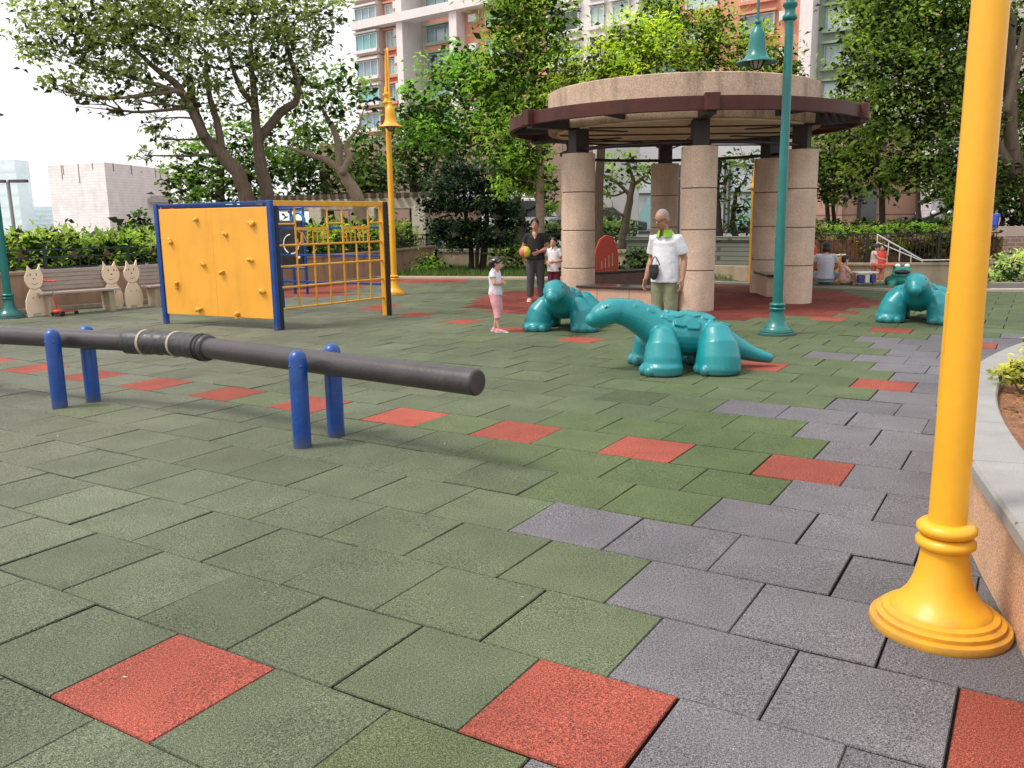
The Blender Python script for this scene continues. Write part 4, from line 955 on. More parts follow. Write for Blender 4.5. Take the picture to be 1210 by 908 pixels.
person('person', 'woman in a black v-neck t-shirt and grey trousers holding a ball', (wl.x, 16.05, 0), math.radians(-6), 1.50, M_SK1,
       dict(elR=(-.150, .045, .660), wrR=(-.128, -.085, .575), elL=(.165, .03, .655), wrL=(.055, -.105, .605), anL=(.075, .02, .048), knL=(.062, -.004, .285), knR=(-.06, -.01, .285), anR=(-.068, .0, .048)),
       shirt=cloth('black_jersey', (.012, .011, .012)), sleeve=.55, hem=.515, pants=cloth('grey_trousers', (.062, .060, .066)), shoe=mat('pale_sandal', (.55, .30, .24), .6), hair=M_HAIR, hairstyle='tied', neck_v=True, tilt=.05, look=-.05,
       handR=dict(thumb=(0, -.2, 1), palm=(0, -1, 0), curl=.7), handL=dict(thumb=(0, -.3, 1), palm=(0, 1, 0), curl=.4))
bp = Vector((wl.x-.195, 16.05-.235, .915))
def ball_mat():
    m = bpy.data.materials.new('ball_stripes'); nt, N, L = nodes(m); b = N['Principled BSDF']; b.inputs['Roughness'].default_value = .35
    tc = N.new('ShaderNodeTexCoord'); gr = N.new('ShaderNodeTexGradient'); gr.gradient_type = 'RADIAL'; L.new(tc.outputs['Object'], gr.inputs['Vector'])
    cr = N.new('ShaderNodeValToRGB'); cr.color_ramp.interpolation = 'CONSTANT'; e = cr.color_ramp.elements
    e[0].color = (.75, .16, .12, 1); e[0].position = 0; e[1].color = (.60, .62, .05, 1); e[1].position = .34
    x = e.new(.60); x.color = (.80, .28, .20, 1); x = e.new(.85); x.color = (.70, .55, .10, 1)
    L.new(gr.outputs['Fac'], cr.inputs['Fac']); L.new(cr.outputs['Color'], b.inputs['Base Color']); return m
m = MB(); m.ball((0, 0, 0), .105, 28, 18); o = m.build('ball', ball_mat(), smooth=180); o.location = bp; o.rotation_euler = (.35, .3, math.radians(-38)); tag(o, "red and lime green play ball held against the woman's hip", 'ball')
bl_ = at(655, 340, 15.85)
person('person', 'boy in a white polo shirt and maroon shorts beside the pavilion column', (bl_.x, 15.95, 0), math.radians(-25), 1.17, M_SK3,
       dict(head=(0, -.012, .915), elL=(.14, .02, .64), wrL=(.045, -.10, .62), elR=(-.14, .02, .64), wrR=(-.06, -.11, .60)), hs=1.15, shirt=cloth('white_polo', (.72, .70, .72), .04), sleeve=.6, hem=.47, pants=cloth('maroon_shorts', (.13, .012, .035)), plen=.5, shoe=mat('boy_shoe', (.2, .2, .22), .6), hair=M_HAIR, collar=cloth('white_collar', (.75, .73, .74)), vox=.007,
       handR=dict(thumb=(0, 0, 1), palm=(0, 1, 0)), handL=dict(thumb=(0, 0, 1), palm=(0, 1, 0)))
gl_ = at(586, 394, 11.6)
person('person', 'little girl with pigtails, pink leggings and pink shoes, arms folded', (gl_.x+.01, 11.62, 0), math.radians(72), 1.01, M_SK3,
       dict(head=(0, -.03, .905), neck=(0, .0, .835), elL=(.135, -.02, .655), wrL=(.02, -.095, .665), elR=(-.135, -.02, .655), wrR=(-.01, -.11, .645), knL=(.052, -.02, .285), anL=(.056, .045, .048), anR=(-.058, -.05, .048), knR=(-.052, -.03, .285)),
       hs=1.22, tilt=.28, shirt=cloth('lavender_white_top', (.66, .60, .68), .12), sleeve=.45, hem=.50, pants=cloth('pink_leggings', (.72, .33, .37)), plen=.80, shoe=mat('pink_trainer', (.72, .16, .27), .5, .3, 25), hair=M_HAIR, hairstyle='pigtails', vox=.0065,
       handR=dict(d=(.8, -.2, 0), thumb=(0, 0, 1), palm=(0, 1, 0)), handL=dict(d=(-.8, -.2, 0), thumb=(0, 0, 1), palm=(0, 1, 0)))
ml = at(784, 415, 10.1)
person('person', 'elderly man in white polo with lime green collar and khaki trousers', (ml.x, 10.1, 0), math.radians(-38), 1.58, M_SK2,
       dict(head=(-.008, -.050, .925), neck=(0, -.008, .845), chest=(0, .015, .73), shL=(.096, .012, .786), elL=(.132, .045, .645), wrL=(.142, .0, .495), shR=(-.096, .0, .786), elR=(-.128, .03, .645), wrR=(-.140, -.03, .50), anL=(.058, .03, .048), anR=(-.05, -.02, .048)),
       look=-.15, tilt=.20, fat=.98, shirt=cloth('white_polo_shirt', (.60, .59, .63), .05), sleeve=.75, hem=.475, pants=cloth('khaki_trousers', (.20, .205, .125)), shoe=mat('dark_shoe', (.05, .045, .04), .5), hair=M_HGREY, hairstyle='crop', collar=mat('lime_collar', (.22, .46, .03), .8), glasses=True, vox=.008)
r = empty('pouch', (ml.x-.145, 10.1-.10, .83), math.radians(-38), "small black pouch at the elderly man's hip", 'bag')
m = MB(); m.ball((0, 0, .04), (.055, .03, .09)); m.box((0, 0, .08), (.10, .05, .10)); m.build('bag_body', M_BLK, r, me=remesh(m, .006, 3))
m = MB(); m.tube(smooth_path([(-.04, .01, .12), (-.01, .035, .22), (.05, .05, .12)], 4), .006, 6); m.build('strap', M_BLK, r, smooth=60)
# seated adult and children by the far wall
SIT = dict(head=(0, -.02, .50), neck=(0, .02, .42), chest=(0, .03, .30), waist=(0, .03, .18), pelvis=(0, .02, .085), shL=(.105, .02, .375), shR=(-.105, .02, .375), elL=(.15, -.06, .24), wrL=(.07, -.17, .16), elR=(-.15, -.06, .24), wrR=(-.07, -.17, .16),
           hiL=(.055, 0, .07), hiR=(-.055, 0, .07), knL=(.13, -.20, .12), knR=(-.13, -.20, .12), anL=(.03, -.16, .035), anR=(-.02, -.24, .035))
person('person', 'adult with black bob hair in pale grey top sitting on the ground', (6.62, 18.28, 0.06), math.radians(160), 1.55, M_SK1, SIT, shirt=cloth('pale_grey_top', (.46, .46, .52)), sleeve=.5, hem=.53, pants=cloth('faded_jeans', (.22, .27, .36)), hair=M_HAIR, hairstyle='bob', shoe=None, vox=.009)
person('person', 'toddler in a pink patterned top sitting beside the seated adult', (6.98, 18.20, 0.06), math.radians(105), .95, M_SK3, {**SIT, 'head': (0, -.02, .54)}, hs=1.3, shirt=cloth('pink_print', (.66, .38, .34), .4), sleeve=.6, hem=.53, pants=cloth('pink_print_trousers', (.62, .36, .33), .4), hair=M_HAIR, vox=.008)
person('person', 'toddler standing in a white top and orange shorts at the small play table', (7.62, 18.25, .06), math.radians(75), .82, M_SK3, dict(head=(0, -.02, .90), elL=(.12, -.06, .66), wrL=(.08, -.19, .62), elR=(-.12, -.06, .66), wrR=(-.08, -.19, .62)), hs=1.35, tilt=.2, shirt=cloth('white_pink_top', (.70, .55, .55), .2), hem=.45, sleeve=.4, pants=cloth('orange_shorts', (.62, .19, .12)), plen=.5, hair=M_HAIR, vox=.007)
person('person', 'toddler in a bright red dress behind the small play table', (7.98, 18.75, .06), math.radians(-20), .80, M_SK3, dict(head=(0, -.01, .90)), hs=1.35, shirt=cloth('red_dress', (.66, .07, .05)), hem=.36, sleeve=.3, pants=cloth('orange_tights', (.60, .22, .15)), hair=M_HAIR, vox=.007)
r = empty('play_table', (7.55, 17.95, .06), math.radians(8), 'low wooden play table with purple and white pieces beside the toddlers', 'play table')
for x in (-.42, .02, .46):
    m = MB(); m.box((x, .1, .19 if x > .4 else .13), (.04, .04, .38 if x > .4 else .26)); m.build('leg', mat('play_wood', (.40, .24, .12), .6), r, bevel=.005)
m = MB(); m.box((-.2, .1, .255), (.46, .3, .03)); m.build('low_top', M_WHITE, r, bevel=.005)
m = MB(); m.box((.24, .1, .395), (.46, .3, .03)); m.build('high_top', mat('red_table_top', (.55, .12, .06), .5), r, bevel=.005)
for x, c in ((-.36, 'a'), (-.22, 'b'), (-.08, 'a')):
    m = MB(); m.box((x, -.02, .13), (.10, .10, .16)); m.build('drawer', mat('purple_plastic' if c == 'a' else 'white_plastic', (.06, .04, .22) if c == 'a' else (.6, .6, .58), .4), r, bevel=.01)
# small yellow toddler panel
r = empty('toddler_panel', (6.98, 18.9, .06), math.radians(10), 'small yellow toddler panel with white rail behind the seated adult', 'play panel')
m = MB(); m.box((0, 0, .27), (.34, .03, .54)); m.build('panel', M_PANEL, r, bevel=.01)
for x in (-.19, .03, .19):
    m = MB(); m.box((x, 0.001, .30), (.04, .045, .62)); m.build('post', M_GOLD if x else M_BLK, r, bevel=.005)
m = MB(); m.tube([(-.45, 0, .56), (.30, 0, .58)], .018, 8); m.build('rail', M_WHITE, r, smooth=60)
r = empty('red_hoop', (6.55, 19.3, .06), 0, 'red play arch seen just right of the pavilion column', 'play arch')
m = MB(); m.tube([(.2*math.cos(t), 0, .62+.2*math.sin(t)) for t in np.linspace(0, PI, 12)]+[(-.2, 0, 0)], .045, 10); m.tube([(.2, 0, .62), (.2, 0, 0)], .045, 10); m.build('arch', M_RED, r, smooth=60)
# far walker in blue
wp = at(1175, 279, 32.2); wp.z = .60
person('person', 'distant person in a bright blue outfit walking on the upper terrace', (wp.x, 32.2, wp.z), math.radians(-60), 1.05, M_SK1, dict(anL=(.055, .06, .048), anR=(-.055, -.08, .048)), shirt=cloth('bright_blue', (.02, .07, .42)), hem=.42, pants=cloth('bright_blue_shorts', (.02, .06, .36)), plen=.5, hair=M_HAIR, vox=.012)
# red shell panel behind the pavilion seat
r = empty('shell_panel', (2.25, 20.3, 0), math.radians(8), 'red shield-shaped play panel with pale slots behind the pavilion bench', 'play panel')
po = [(-.33, .0), (.26, .0), (.27, .42), (.22, .68), (.10, .86), (-.04, .90), (-.18, .80), (-.27, .60), (-.33, .34)]
m = MB(); m.prism(po, -.04, .04, Matrix.Translation((0, 0, .22)) @ Matrix.Rotation(PI/2, 4, 'X')); m.build('panel', mat('brick_red_plastic', (.40, .060, .035), .45, .12, 5), r, bevel=.02)
m = MB()
for i in range(4): x = -.13+i*.085; m.bar((x, -.041, .34+i*.02), (x-.0, -.041, .52+i*.06), .022, .006)
m.build('slots', M_TAN, r)
m = MB(); m.box((0, .07, .12), (.12, .06, .25)); m.build('foot', M_DBROWN, r)

# ================================================================== WALLS, TERRACE AND BUILDINGS BEHIND
BACK = [(-2.35, 28.1), (-.2, 26.7), (2.0, 25.6), (4.3, 24.6), (7.0, 23.9)]
m = MB(); m.sweep(BACK, [(0, -.1), (0, .50), (-.04, .50), (-.04, .60), (.36, .60), (.36, -.1)]); tag(m.build('back_wall', M_BEIGE, bevel=.01), 'low beige wall with light coping behind the lawn strip and topiary pine', 'wall')
iron_fence('iron_fence', 'dark green iron fence on the beige wall behind the lawn and pavilion', [(p[0]+.05, p[1]+.16) for p in BACK], .60, .46)
m = MB(); m.add([(-40, 28.6, .585), (-2.6, 28.6, .585), (2.2, 26.0, .585), (7.2, 24.1, .585), (9.5, 30.0, .585), (9.5, 31.2, .585), (60, 31.2, .585), (60, 120, .585), (-40, 120, .585)], [tuple(range(9))]); struct('road', m, mat('pale_paving', (.20, .185, .17), .9, .15, 1))
# wall group at the right of the pavilion
m = MB(); m.sweep([(4.3, 21.4), (5.4, 20.6), (6.35, 19.9)], [(0, -.1), (0, .34), (.25, .34), (.25, -.1)]); tag(m.build('low_wall', M_BEIGE, bevel=.01), 'short beige low wall seen between pavilion columns behind the thin yellow pole', 'wall')
m = MB(); m.sweep([(3.0, 22.6), (4.4, 21.8), (5.6, 20.95), (6.8, 20.2)], [(0, -.1), (0, .93), (-.05, .93), (-.05, 1.02), (.3, 1.02), (.3, -.1)]); tag(m.build('louvre_wall', tile_wall_mat('grey_green_louvre', (.17, .185, .155), (.07, .075, .06), 1.6, .11, .7, .012), bevel=.006), 'grey green slatted wall under the trees behind the pavilion', 'wall')
TW = [(6.45, 19.75), (7.4, 19.35), (8.6, 19.05), (9.8, 18.95), (10.7, 19.1)]
m = MB(); m.sweep(TW, [(0, -.1), (0, .38), (-.03, .38), (-.03, .44), (.30, .44), (.30, -.1)]); tag(m.build('toddler_wall', M_BEIGE, bevel=.01), 'curved beige low wall behind the toddlers and the frog rider', 'wall')
iron_fence('black_fence', 'black vertical bar fence standing on the curved wall behind the toddlers', [(p[0]+.05, p[1]+.14) for p in TW], .44, .62, .09, False, mat('black_iron', (.02, .019, .018), .5))
m = MB(); m.box((8.6, 21.3, .45), (5.0, 3.2, 1.0)); struct('planting_bed', m, M_SOIL)
blobs = [((6.5+.45*i, 20.15-.12*min(i, 5), .62+.3*(i % 2)), (.38, .25, .34), 260) for i in range(10)]
shrub('climbing_hedge', 'dry olive hedge filling the space behind the black bar fence', blobs, .085, [(.07, .08, .025), (.17, .16, .06)], 31, 'hedge', inner=.4)
blobs = [((6.4+.42*i, 20.7, 1.10), (.40, .5, .16), 260) for i in range(11)]
shrub('clipped_hedge', 'low clipped green hedge top above the black bar fence', blobs, .075, [(.05, .11, .015), (.17, .28, .045)], 32, 'hedge', up=1.2, inner=.3)
blobs = [((6.0+.6*i, 22.6, 1.22), (.5, .4, .16), 200) for i in range(10)]
shrub('dark_hedge', 'dark low hedge line in front of the brown podium building', blobs, .09, [(.012, .025, .008), (.035, .06, .02)], 33, 'hedge', up=1)
r = empty('handrail', (7.6, 18.95, .44), 0, 'white sloping handrail beside the black bar fence above the toddlers', 'handrail')
m = MB(); a = Vector((.35, 0, .62)); b = Vector((1.35, -.02, .06))
m.tube([a, b], .016, 8); m.tube([a-Vector((0, 0, .16)), b-Vector((0, 0, .02))], .012, 8); m.tube([b, b+Vector((1.5, 0, 0))], .014, 8); m.build('rails', M_WHITE, r, smooth=60)
for t in (0, .25, .5, .75, 1): m = MB(); p = a+(b-a)*t; m.tube([p, (p.x, p.y, max(0, p.z-.3))], .010, 6); m.build('rail_post', M_WHITE, r, smooth=60)
m = MB(); m.add([(6.2, 18.15, -.006), (7.4, 17.0, -.006), (9.4, 16.5, -.006), (13.2, 15.9, -.006), (26, 15.9, -.006), (26, 31, .02), (9.6, 31, .02), (6.2, 20, -.006)], [tuple(range(8))]); struct('path', m, tile_wall_mat('pinkish_paving', (.33, .26, .22), (.18, .14, .12), .3, .12, .8))
m = MB(); m.add([(6.3, 18.25, .052), (7.45, 17.15, .052), (9.3, 16.75, .052), (9.0, 18.9, .052), (6.5, 19.7, .052)], [(0, 1, 2, 3, 4)]); struct('toddler_floor', m, mat('green_rubber_far', (.085, .115, .065), .8, .15, 3, speck=.2))
m = MB(); m.box((18, 31.2, .33), (17, .4, .70)); tag(m.build('brick_wall', tile_wall_mat('brown_bricks', (.22, .135, .105), (.30, .25, .21), .42, .15, .8), bevel=.01), 'low brown brick wall across the end of the paved path at the right', 'wall')
m = MB(); m.box((19, 33.4, .78), (18, .3, .40)); tag(m.build('upper_wall', mat('pinkish_render', (.42, .32, .27), .8, .1, 2)), 'pinkish plain wall on the upper terrace behind the blue walker', 'wall')
blobs = [((9.95+.35*i, 17.5+.3*(i % 3), .25+.12*(i % 2)), (.35, .35, .33), 240) for i in range(6)]
shrub('variegated_shrub', 'cream and green variegated shrub at the right edge beside the paved path', blobs, .10, [(.05, .12, .03), (.42, .46, .20)], 36)
m = MB(); m.sweep([(9.45, 17.0), (11.2, 16.75), (13, 16.5)], [(0, -.05), (0, .14), (.2, .14), (.2, -.05)]); struct('kerb', m, mat('grey_kerb', (.22, .2, .18), .8, .1, 5), bevel=.01)

def box_building(name, label, c, d, rz, m, z0=0):
    r = empty(name, (c[0], c[1], z0), rz, label, 'building'); b = MB(); b.box((0, 0, d[2]/2), d); b.build('wall', m, r, bevel=.03); return r
# brown podium behind the right hand trees
r = box_building('podium_building', 'brown banded podium building with dark doorway behind the right-hand trees', (17.2, 41.5, 0), (9.0, 6, 4.6), 0, tile_wall_mat('brown_cladding', (.30, .17, .115), (.10, .055, .04), 9, .9, .6, .03), .585)
d = MB(); d.box((-1.6, -3.0, 1.0), (.85, .06, 2.0)); dd = d.build('door', mat('doorway_grey', (.07, .075, .075), .4, .3, 1), r)
d = MB(); d.box((-1.95, -3.04, 1.0), (.14, .05, 2.05)); d.box((-1.6, -3.04, 2.06), (.9, .05, .1)); d.build('frame', M_DBROWN, dd)
d = MB(); d.box((-3.7, -3.02, 2.3), (2.0, .12, 4.6)); d.build('pale_pilaster', tile_wall_mat('pinkish_cladding', (.46, .27, .19), (.2, .11, .08), 6, .9, .6, .03), r)
r = box_building('tiled_pier', 'white tiled wide pier with a grey downpipe in front of the brown podium', (18.55, 37.6, 0), (1.75, 1.2, 4.0), 0, tile_wall_mat('white_tiles', (.56, .53, .55), (.38, .36, .38), .3, .15, .35, .01), .585)
d = MB(); d.tube([(.18, -.66, 0), (.18, -.66, 3.9)], .1, 10); d.build('downpipe', mat('grey_pipe', (.22, .21, .26), .4), r, smooth=60)
# scooters parked under the podium
for i in range(3):
    r = empty('motor_scooter', (16.75+i*.62, 37.0, .585), .3+.1*i, 'dark motor scooter parked under the brown podium near the white pier', 'motor scooter', 'motor scooters by the podium')
    d = MB()
    for y in (-.5, .5): d.tube([(-.05, y, .25), (.05, y, .25)], .24, 14, 'flat')
    d.build('wheels', M_BLK, r, smooth=40); d = MB(); d.ball((0, .3, .6), (.17, .42, .2)); d.box((0, -.1, .38), (.3, .7, .1)); d.bar((0, -.4, .3), (0, -.5, 1.0), .2, .08); d.build('body', mat('scooter_dark', (.03, .03, .035), .3), r, smooth=40)
    d = MB(); d.ball((0, -.55, .95), (.12, .08, .09)); d.build('headlight', M_WHITE, r, smooth=180)
# pale podium behind the woman and the shop front behind the pavilion
r = box_building('long_podium', 'pinkish brown long podium wall behind the central trees', (.5, 52, 0), (22, 5, 5.2), 0, tile_wall_mat('pink_brown_cladding', (.34, .22, .165), (.16, .10, .08), 12, .9, .6, .03), .585)
d = MB(); d.box((-1.7, -3.2, 2.3), (4.2, 1.2, .18), Matrix.Rotation(.35, 3, 'X')); d.build('awning', mat('grey_awning', (.5, .48, .48), .6), r)
r = empty('shop_front', (13.4, 49.0, .585), 0, 'white shop front with big panes and black diamond ornaments behind the pavilion', 'building')
d = MB(); d.box((0, 0, 3.5), (14, 1, 7)); d.build('wall', mat('white_cladding', (.62, .61, .62), .5, .06, 1), r)
gl = glass_mat('bright_shop_glass', (.62, .70, .72), .1)
for i in range(5):
    x = -5.6+i*2.75; d = MB()
    for dx in (-1.25, 1.25): d.box((x+dx, -.56, 1.9), (.10, .12, 3.6))
    for z in (.15, 2.2, 3.65): d.box((x, -.56, z), (2.4, .10, .09))
    f = d.build('window', mat('dark_mullion', (.06, .06, .06), .4), r); d = MB(); d.box((x, -.515, 1.9), (2.4, .03, 3.5)); d.build('pane', gl, f)
    d = MB(); M_ = Matrix.Translation((x+.75, -.62, 2.1)) @ Matrix.Rotation(PI/2, 4, 'X'); d.prism([(-.32, 0), (0, -.42), (.32, 0), (0, .42)], 0, .03, M_); d.build('diamond_ornament', M_BLK, r)
    d = MB(); M_ = Matrix.Translation((x-.1, -.60, .3)) @ Matrix.Rotation(PI/2, 4, 'X'); d.prism([(-.9, 0), (.9, 0), (.15, 1.7), (-.1, 1.7)], 0, .02, M_); d.build('triangle_ornament', mat('pale_teal' if i % 2 else 'amber', (.33, .60, .60) if i % 2 == 0 else (.62, .36, .06), .5), r)
r = box_building('grey_pier', 'pale grey rectangular pier left of the white shop front', (5.6, 46.5, 0), (2.3, 1, 7), 0, mat('pale_grey_cladding', (.40, .39, .38), .6, .08, 1), .585)
def car(name, label, loc, rz, m, van=False):
    r = empty(name, loc, rz, label, 'van' if van else 'car'); b = MB(); hh = 1.9 if van else 1.4
    pr = [(-2.1, .35), (2.1, .35), (2.15, .75), (1.9, 1.0), (1.35, 1.05), (.9, hh), (-1.75, hh), (-2.1, 1.0)] if van else [(-2.1, .35), (2.1, .35), (2.1, .72), (1.2, .88), (.55, hh), (-1.1, hh), (-1.8, .95), (-2.1, .9)]
    b.prism(pr, -.82, .82, Matrix.Rotation(PI/2, 4, 'X')); b.build('body', m, r, bevel=.06)
    g_ = MB(); 
    for s in (-1, 1): g_.prism([(x*.86, 1.0+(z-1.0)*.82) for x, z in pr if z > .86][::1], -.004, .004, Matrix.Translation((-.05, s*.825, .03)) @ Matrix.Rotation(PI/2, 4, 'X'))
    g_.build('windows', mat('car_glass', (.03, .035, .04), .1), r)
    for x in (-1.3, 1.3):
        for s in (-1, 1): w_ = MB(); w_.tube([(x, s*.68, .33), (x, s*.86, .33)], .33, 18, 'flat'); w_.build('wheel', M_BLK, r, smooth=40)
    return r
p = at(622, 276, 42); car('white_van', 'white van parked beyond the fence behind the woman', (p.x, 42, .585), .1, mat('van_white', (.6, .6, .6), .3), True)
p = at(706, 276, 40); car('dark_car', 'dark car parked beyond the fence left of the white shop front', (p.x, 40, .585), .15, mat('car_dark', (.03, .035, .045), .25))
r = empty('flower_stand', tuple(at(818, 276, 40).xy)+(.585,), 0, 'purple flower bunch on a stand in front of the shop front', 'flowers')
q = np.random.default_rng(2); V, C = foliage(q, [((0, 0, 1.0), (.35, .3, .35), 300)], .14, [(.14, .05, .40), (.30, .14, .62)], 8); np_quads('petals', V, C, M_LEAF, r)
m = MB(); m.tube([(0, 0, 0), (0, 0, .9)], .05, 8); m.build('stand', M_DBROWN, r)

# ventilation block at the left
p0 = at(123, 192, 55); pL = at(56, 197, 57.5); pR = at(199, 195, 63)
r = empty('plant_room', (p0.x, p0.y, -.2), 0, 'pale tiled windowless plant room block with stained parapet at the left', 'building'); o = Vector((p0.x, p0.y, -.2))
A2 = Vector((pL.x, 57.5, 0))-o; B2 = Vector((pR.x, pR.y, 0))-o; A2.z = B2.z = 0; hh = p0.z+.2
m = MB(); m.add([(0, 0, 0), A2, A2+B2, B2, (0, 0, hh), A2+Vector((0, 0, hh)), A2+B2+Vector((0, 0, hh)), B2+Vector((0, 0, hh))], [(0, 1, 5, 4), (1, 2, 6, 5), (2, 3, 7, 6), (3, 0, 4, 7), (4, 5, 6, 7)])
m.build('wall', tile_wall_mat('pinkish_white_tiles', (.80, .75, .74), (.68, .62, .61), .5, .17, .5, .012, var=.03), r)
m = MB(); c = B2*.78+Vector((0, 0, hh-2.2)); bd = B2.normalized(); m.box(c+Vector((bd.y, -bd.x, 0))*.5, (3.0, 1.0, .30), rotz(math.atan2(bd.y, bd.x))); m.box(c+Vector((bd.y, -bd.x, 0))*.3+Vector((0, 0, .22)), (2.2, .5, .18), rotz(math.atan2(bd.y, bd.x))); m.build('canopy', mat('canopy_grey', (.42, .38, .36), .7), r, bevel=.03)
rs = np.random.default_rng(6); m = MB(); ad = A2.normalized(); an = Vector((ad.y, -ad.x, 0)); an = an if an.y < 0 else -an
for t, l in ((.45, 1.2), (.75, .9), (.72, .6), (.2, .4)): m.box(A2*t+an*.008+Vector((0, 0, hh-l/2)), (.07, .01, l), rotz(math.atan2(ad.y, ad.x)))
for t, l in ((.12, .5), (.38, .6), (.76, .7), (.84, .8)): m.box(B2*t+Vector((bd.y, -bd.x, 0))*.008+Vector((0, 0, hh-l/2)), (.10, .01, l), rotz(math.atan2(bd.y, bd.x)))
m.build('rust_stains', mat('rust_stain', (.26, .17, .13), .9, .3, 6), r)
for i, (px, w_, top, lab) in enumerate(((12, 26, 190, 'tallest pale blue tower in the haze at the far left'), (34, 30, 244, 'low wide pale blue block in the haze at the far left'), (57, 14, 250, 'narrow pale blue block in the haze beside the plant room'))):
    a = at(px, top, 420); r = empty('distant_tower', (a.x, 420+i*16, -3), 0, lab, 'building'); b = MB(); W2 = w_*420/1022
    b.box((0, 0, (a.z+3)/2), (W2, 12, a.z+3)); b.build('wall', mat('haze_blue', (.76, .85, .88), .9, .08, .3), r)  # distance haze is put into the pale wall and band colours
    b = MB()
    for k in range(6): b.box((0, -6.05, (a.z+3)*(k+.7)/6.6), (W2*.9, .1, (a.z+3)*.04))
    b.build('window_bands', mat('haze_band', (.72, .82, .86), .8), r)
r = empty('street_light', tuple(at(16, 260, 30).xy)+(0,), 0, 'black T-shaped street light behind the hedge at the far left', 'street light')
h_ = at(13, 215, 30).z; m = MB(); m.tube([(0, 0, 0), (-.04, 0, h_)], .06, 10); m.build('pole', M_GREYM, r, smooth=60)
for s in (-1, 1): m = MB(); m.box((-.04+s*.36, 0, h_+.02), (.58, .22, .10)); m.build('lamp_head', mat('lamp_head_grey', (.10, .09, .09), .5), r, bevel=.02)
r = empty('grey_pole', tuple(at(236, 260, 34).xy)+(.3,), 0, 'pale grey plain pole among the trees above the climbing panel', 'pole'); m = MB(); m.lathe([(.22, 0), (.22, .4), (.16, .45), (.13, 3.3), (.05, 3.4)], 16); m.build('shaft', mat('pale_pole', (.42, .41, .41), .5), r, smooth=50)

# pergola beyond the hedge
P0 = at(300, 240, 31); P1 = at(507, 236, 29); r = empty('pergola', ((P0.x+P1.x)/2, 30, .3), 0, 'long cream pergola with slatted top beyond the hedge', 'pergola'); o = Vector(r.location); du = Vector((P1.x-P0.x, P1.y-P0.y, 0)); Lp = du.length; du.normalize(); pa = math.atan2(du.y, du.x)
zb = P1.z-.3-.1
m = MB(); m.box((0, 0, zb), (Lp+.6, .25, .34), rotz(pa)); m.build('beam', mat('cream_beam', (.52, .46, .37), .8, .1, 3, dirt=.2), r, bevel=.01)
m = MB(); m.box(Vector((du.y, -du.x, 0))*-2.2+Vector((0, 0, zb)), (Lp+.6, .25, .34), rotz(pa)); m.build('rear_beam', mat('cream_beam', (.5, .4, .3)), r, bevel=.01)
for i in range(int(Lp/.3)): 
    m = MB(); q = du*(-Lp/2+.15+i*.3)+Vector((0, 0, zb+.255)); m.bar(q+Vector((du.y, -du.x, 0))*.35, q-Vector((du.y, -du.x, 0))*2.6, .10, .17); m.build('slat', mat('pergola_slat', (.16, .12, .085), .8, .2, 4), r)
for t in (-.42, -.12, .18, .455): m = MB(); m.box(du*(t*Lp)+Vector((0, 0, zb/2-.1)), (.48, .48, zb-.05), rotz(pa)); m.build('column', mat('cream_beam', (.5, .4, .3)), r, bevel=.02)

# ------------------------------------------------------------------ residential tower
TO = Vector((-15.8, 93.6, 0)); TDv = Vector((.80, -.60, 0)); TN = Vector((-.60, -.80, 0)); TA = math.atan2(-.6, .8)
tw = empty('apartment_tower', TO, TA, 'tall apartment block in salmon, grey-green and white with bay windows behind the trees', 'building')
C_SAL = mat('salmon_render', (.62, .275, .185), .8, .06, .4, dirt=.15); C_BEI = mat('pinkish_beige_render', (.53, .42, .36), .8, .06, .4, dirt=.15); C_GRN = mat('grey_green_render', (.27, .33, .25), .8, .06, .4, dirt=.15)
C_GRY = mat('warm_grey_render', (.42, .38, .34), .8, .06, .4); C_WHT = mat('pinkish_white_render', (.70, .64, .63), .7, .04, .4, dirt=.12)
GLS = [glass_mat('tower_glass_teal', (.14, .36, .38), .1), glass_mat('tower_glass_blue', (.20, .28, .32), .08), glass_mat('tower_glass_pale', (.38, .48, .46), .12), glass_mat('tower_glass_dark', (.04, .045, .05), .06)]
FRM = mat('window_frame_white', (.58, .60, .58), .5); FRG = mat('window_frame_green', (.25, .34, .30), .5)
# local axes: x along the facade, -y outwards
SEC = [(1.3, 7.3, C_SAL, 0), (8.1, 9.1, C_GRY, -1.6), (9.1, 14.0, C_GRN, -1.2), (14.9, 24.2, C_SAL, 0), (24.2, 33.2, C_WHT, .3), (33.2, 36.5, C_GRN, -.6), (36.5, 46.5, C_SAL, 0), (47.4, 52.6, C_GRN, -.3), (52.6, 62, C_GRY, 0)]
for x0, x1, mt, dp in SEC:
    b = MB(); b.box(((x0+x1)/2, 7-dp/2, 17), (x1-x0-.02, 14+dp, 34)); b.build('wall', mt, tw)
for x0, x1 in ((7.3, 8.1), (14.0, 14.9), (46.5, 47.4)):
    b = MB(); b.box(((x0+x1)/2, 6.4, 17.2), (x1-x0, 15.2, 34.4)); b.build('pilaster', C_WHT, tw)
for z in (8.2, 20.7):
    b = MB(); b.box((10.2, -.75, z), (17.5, 1.6, .8)); b.build('white_band', C_WHT, tw)
_win = {}
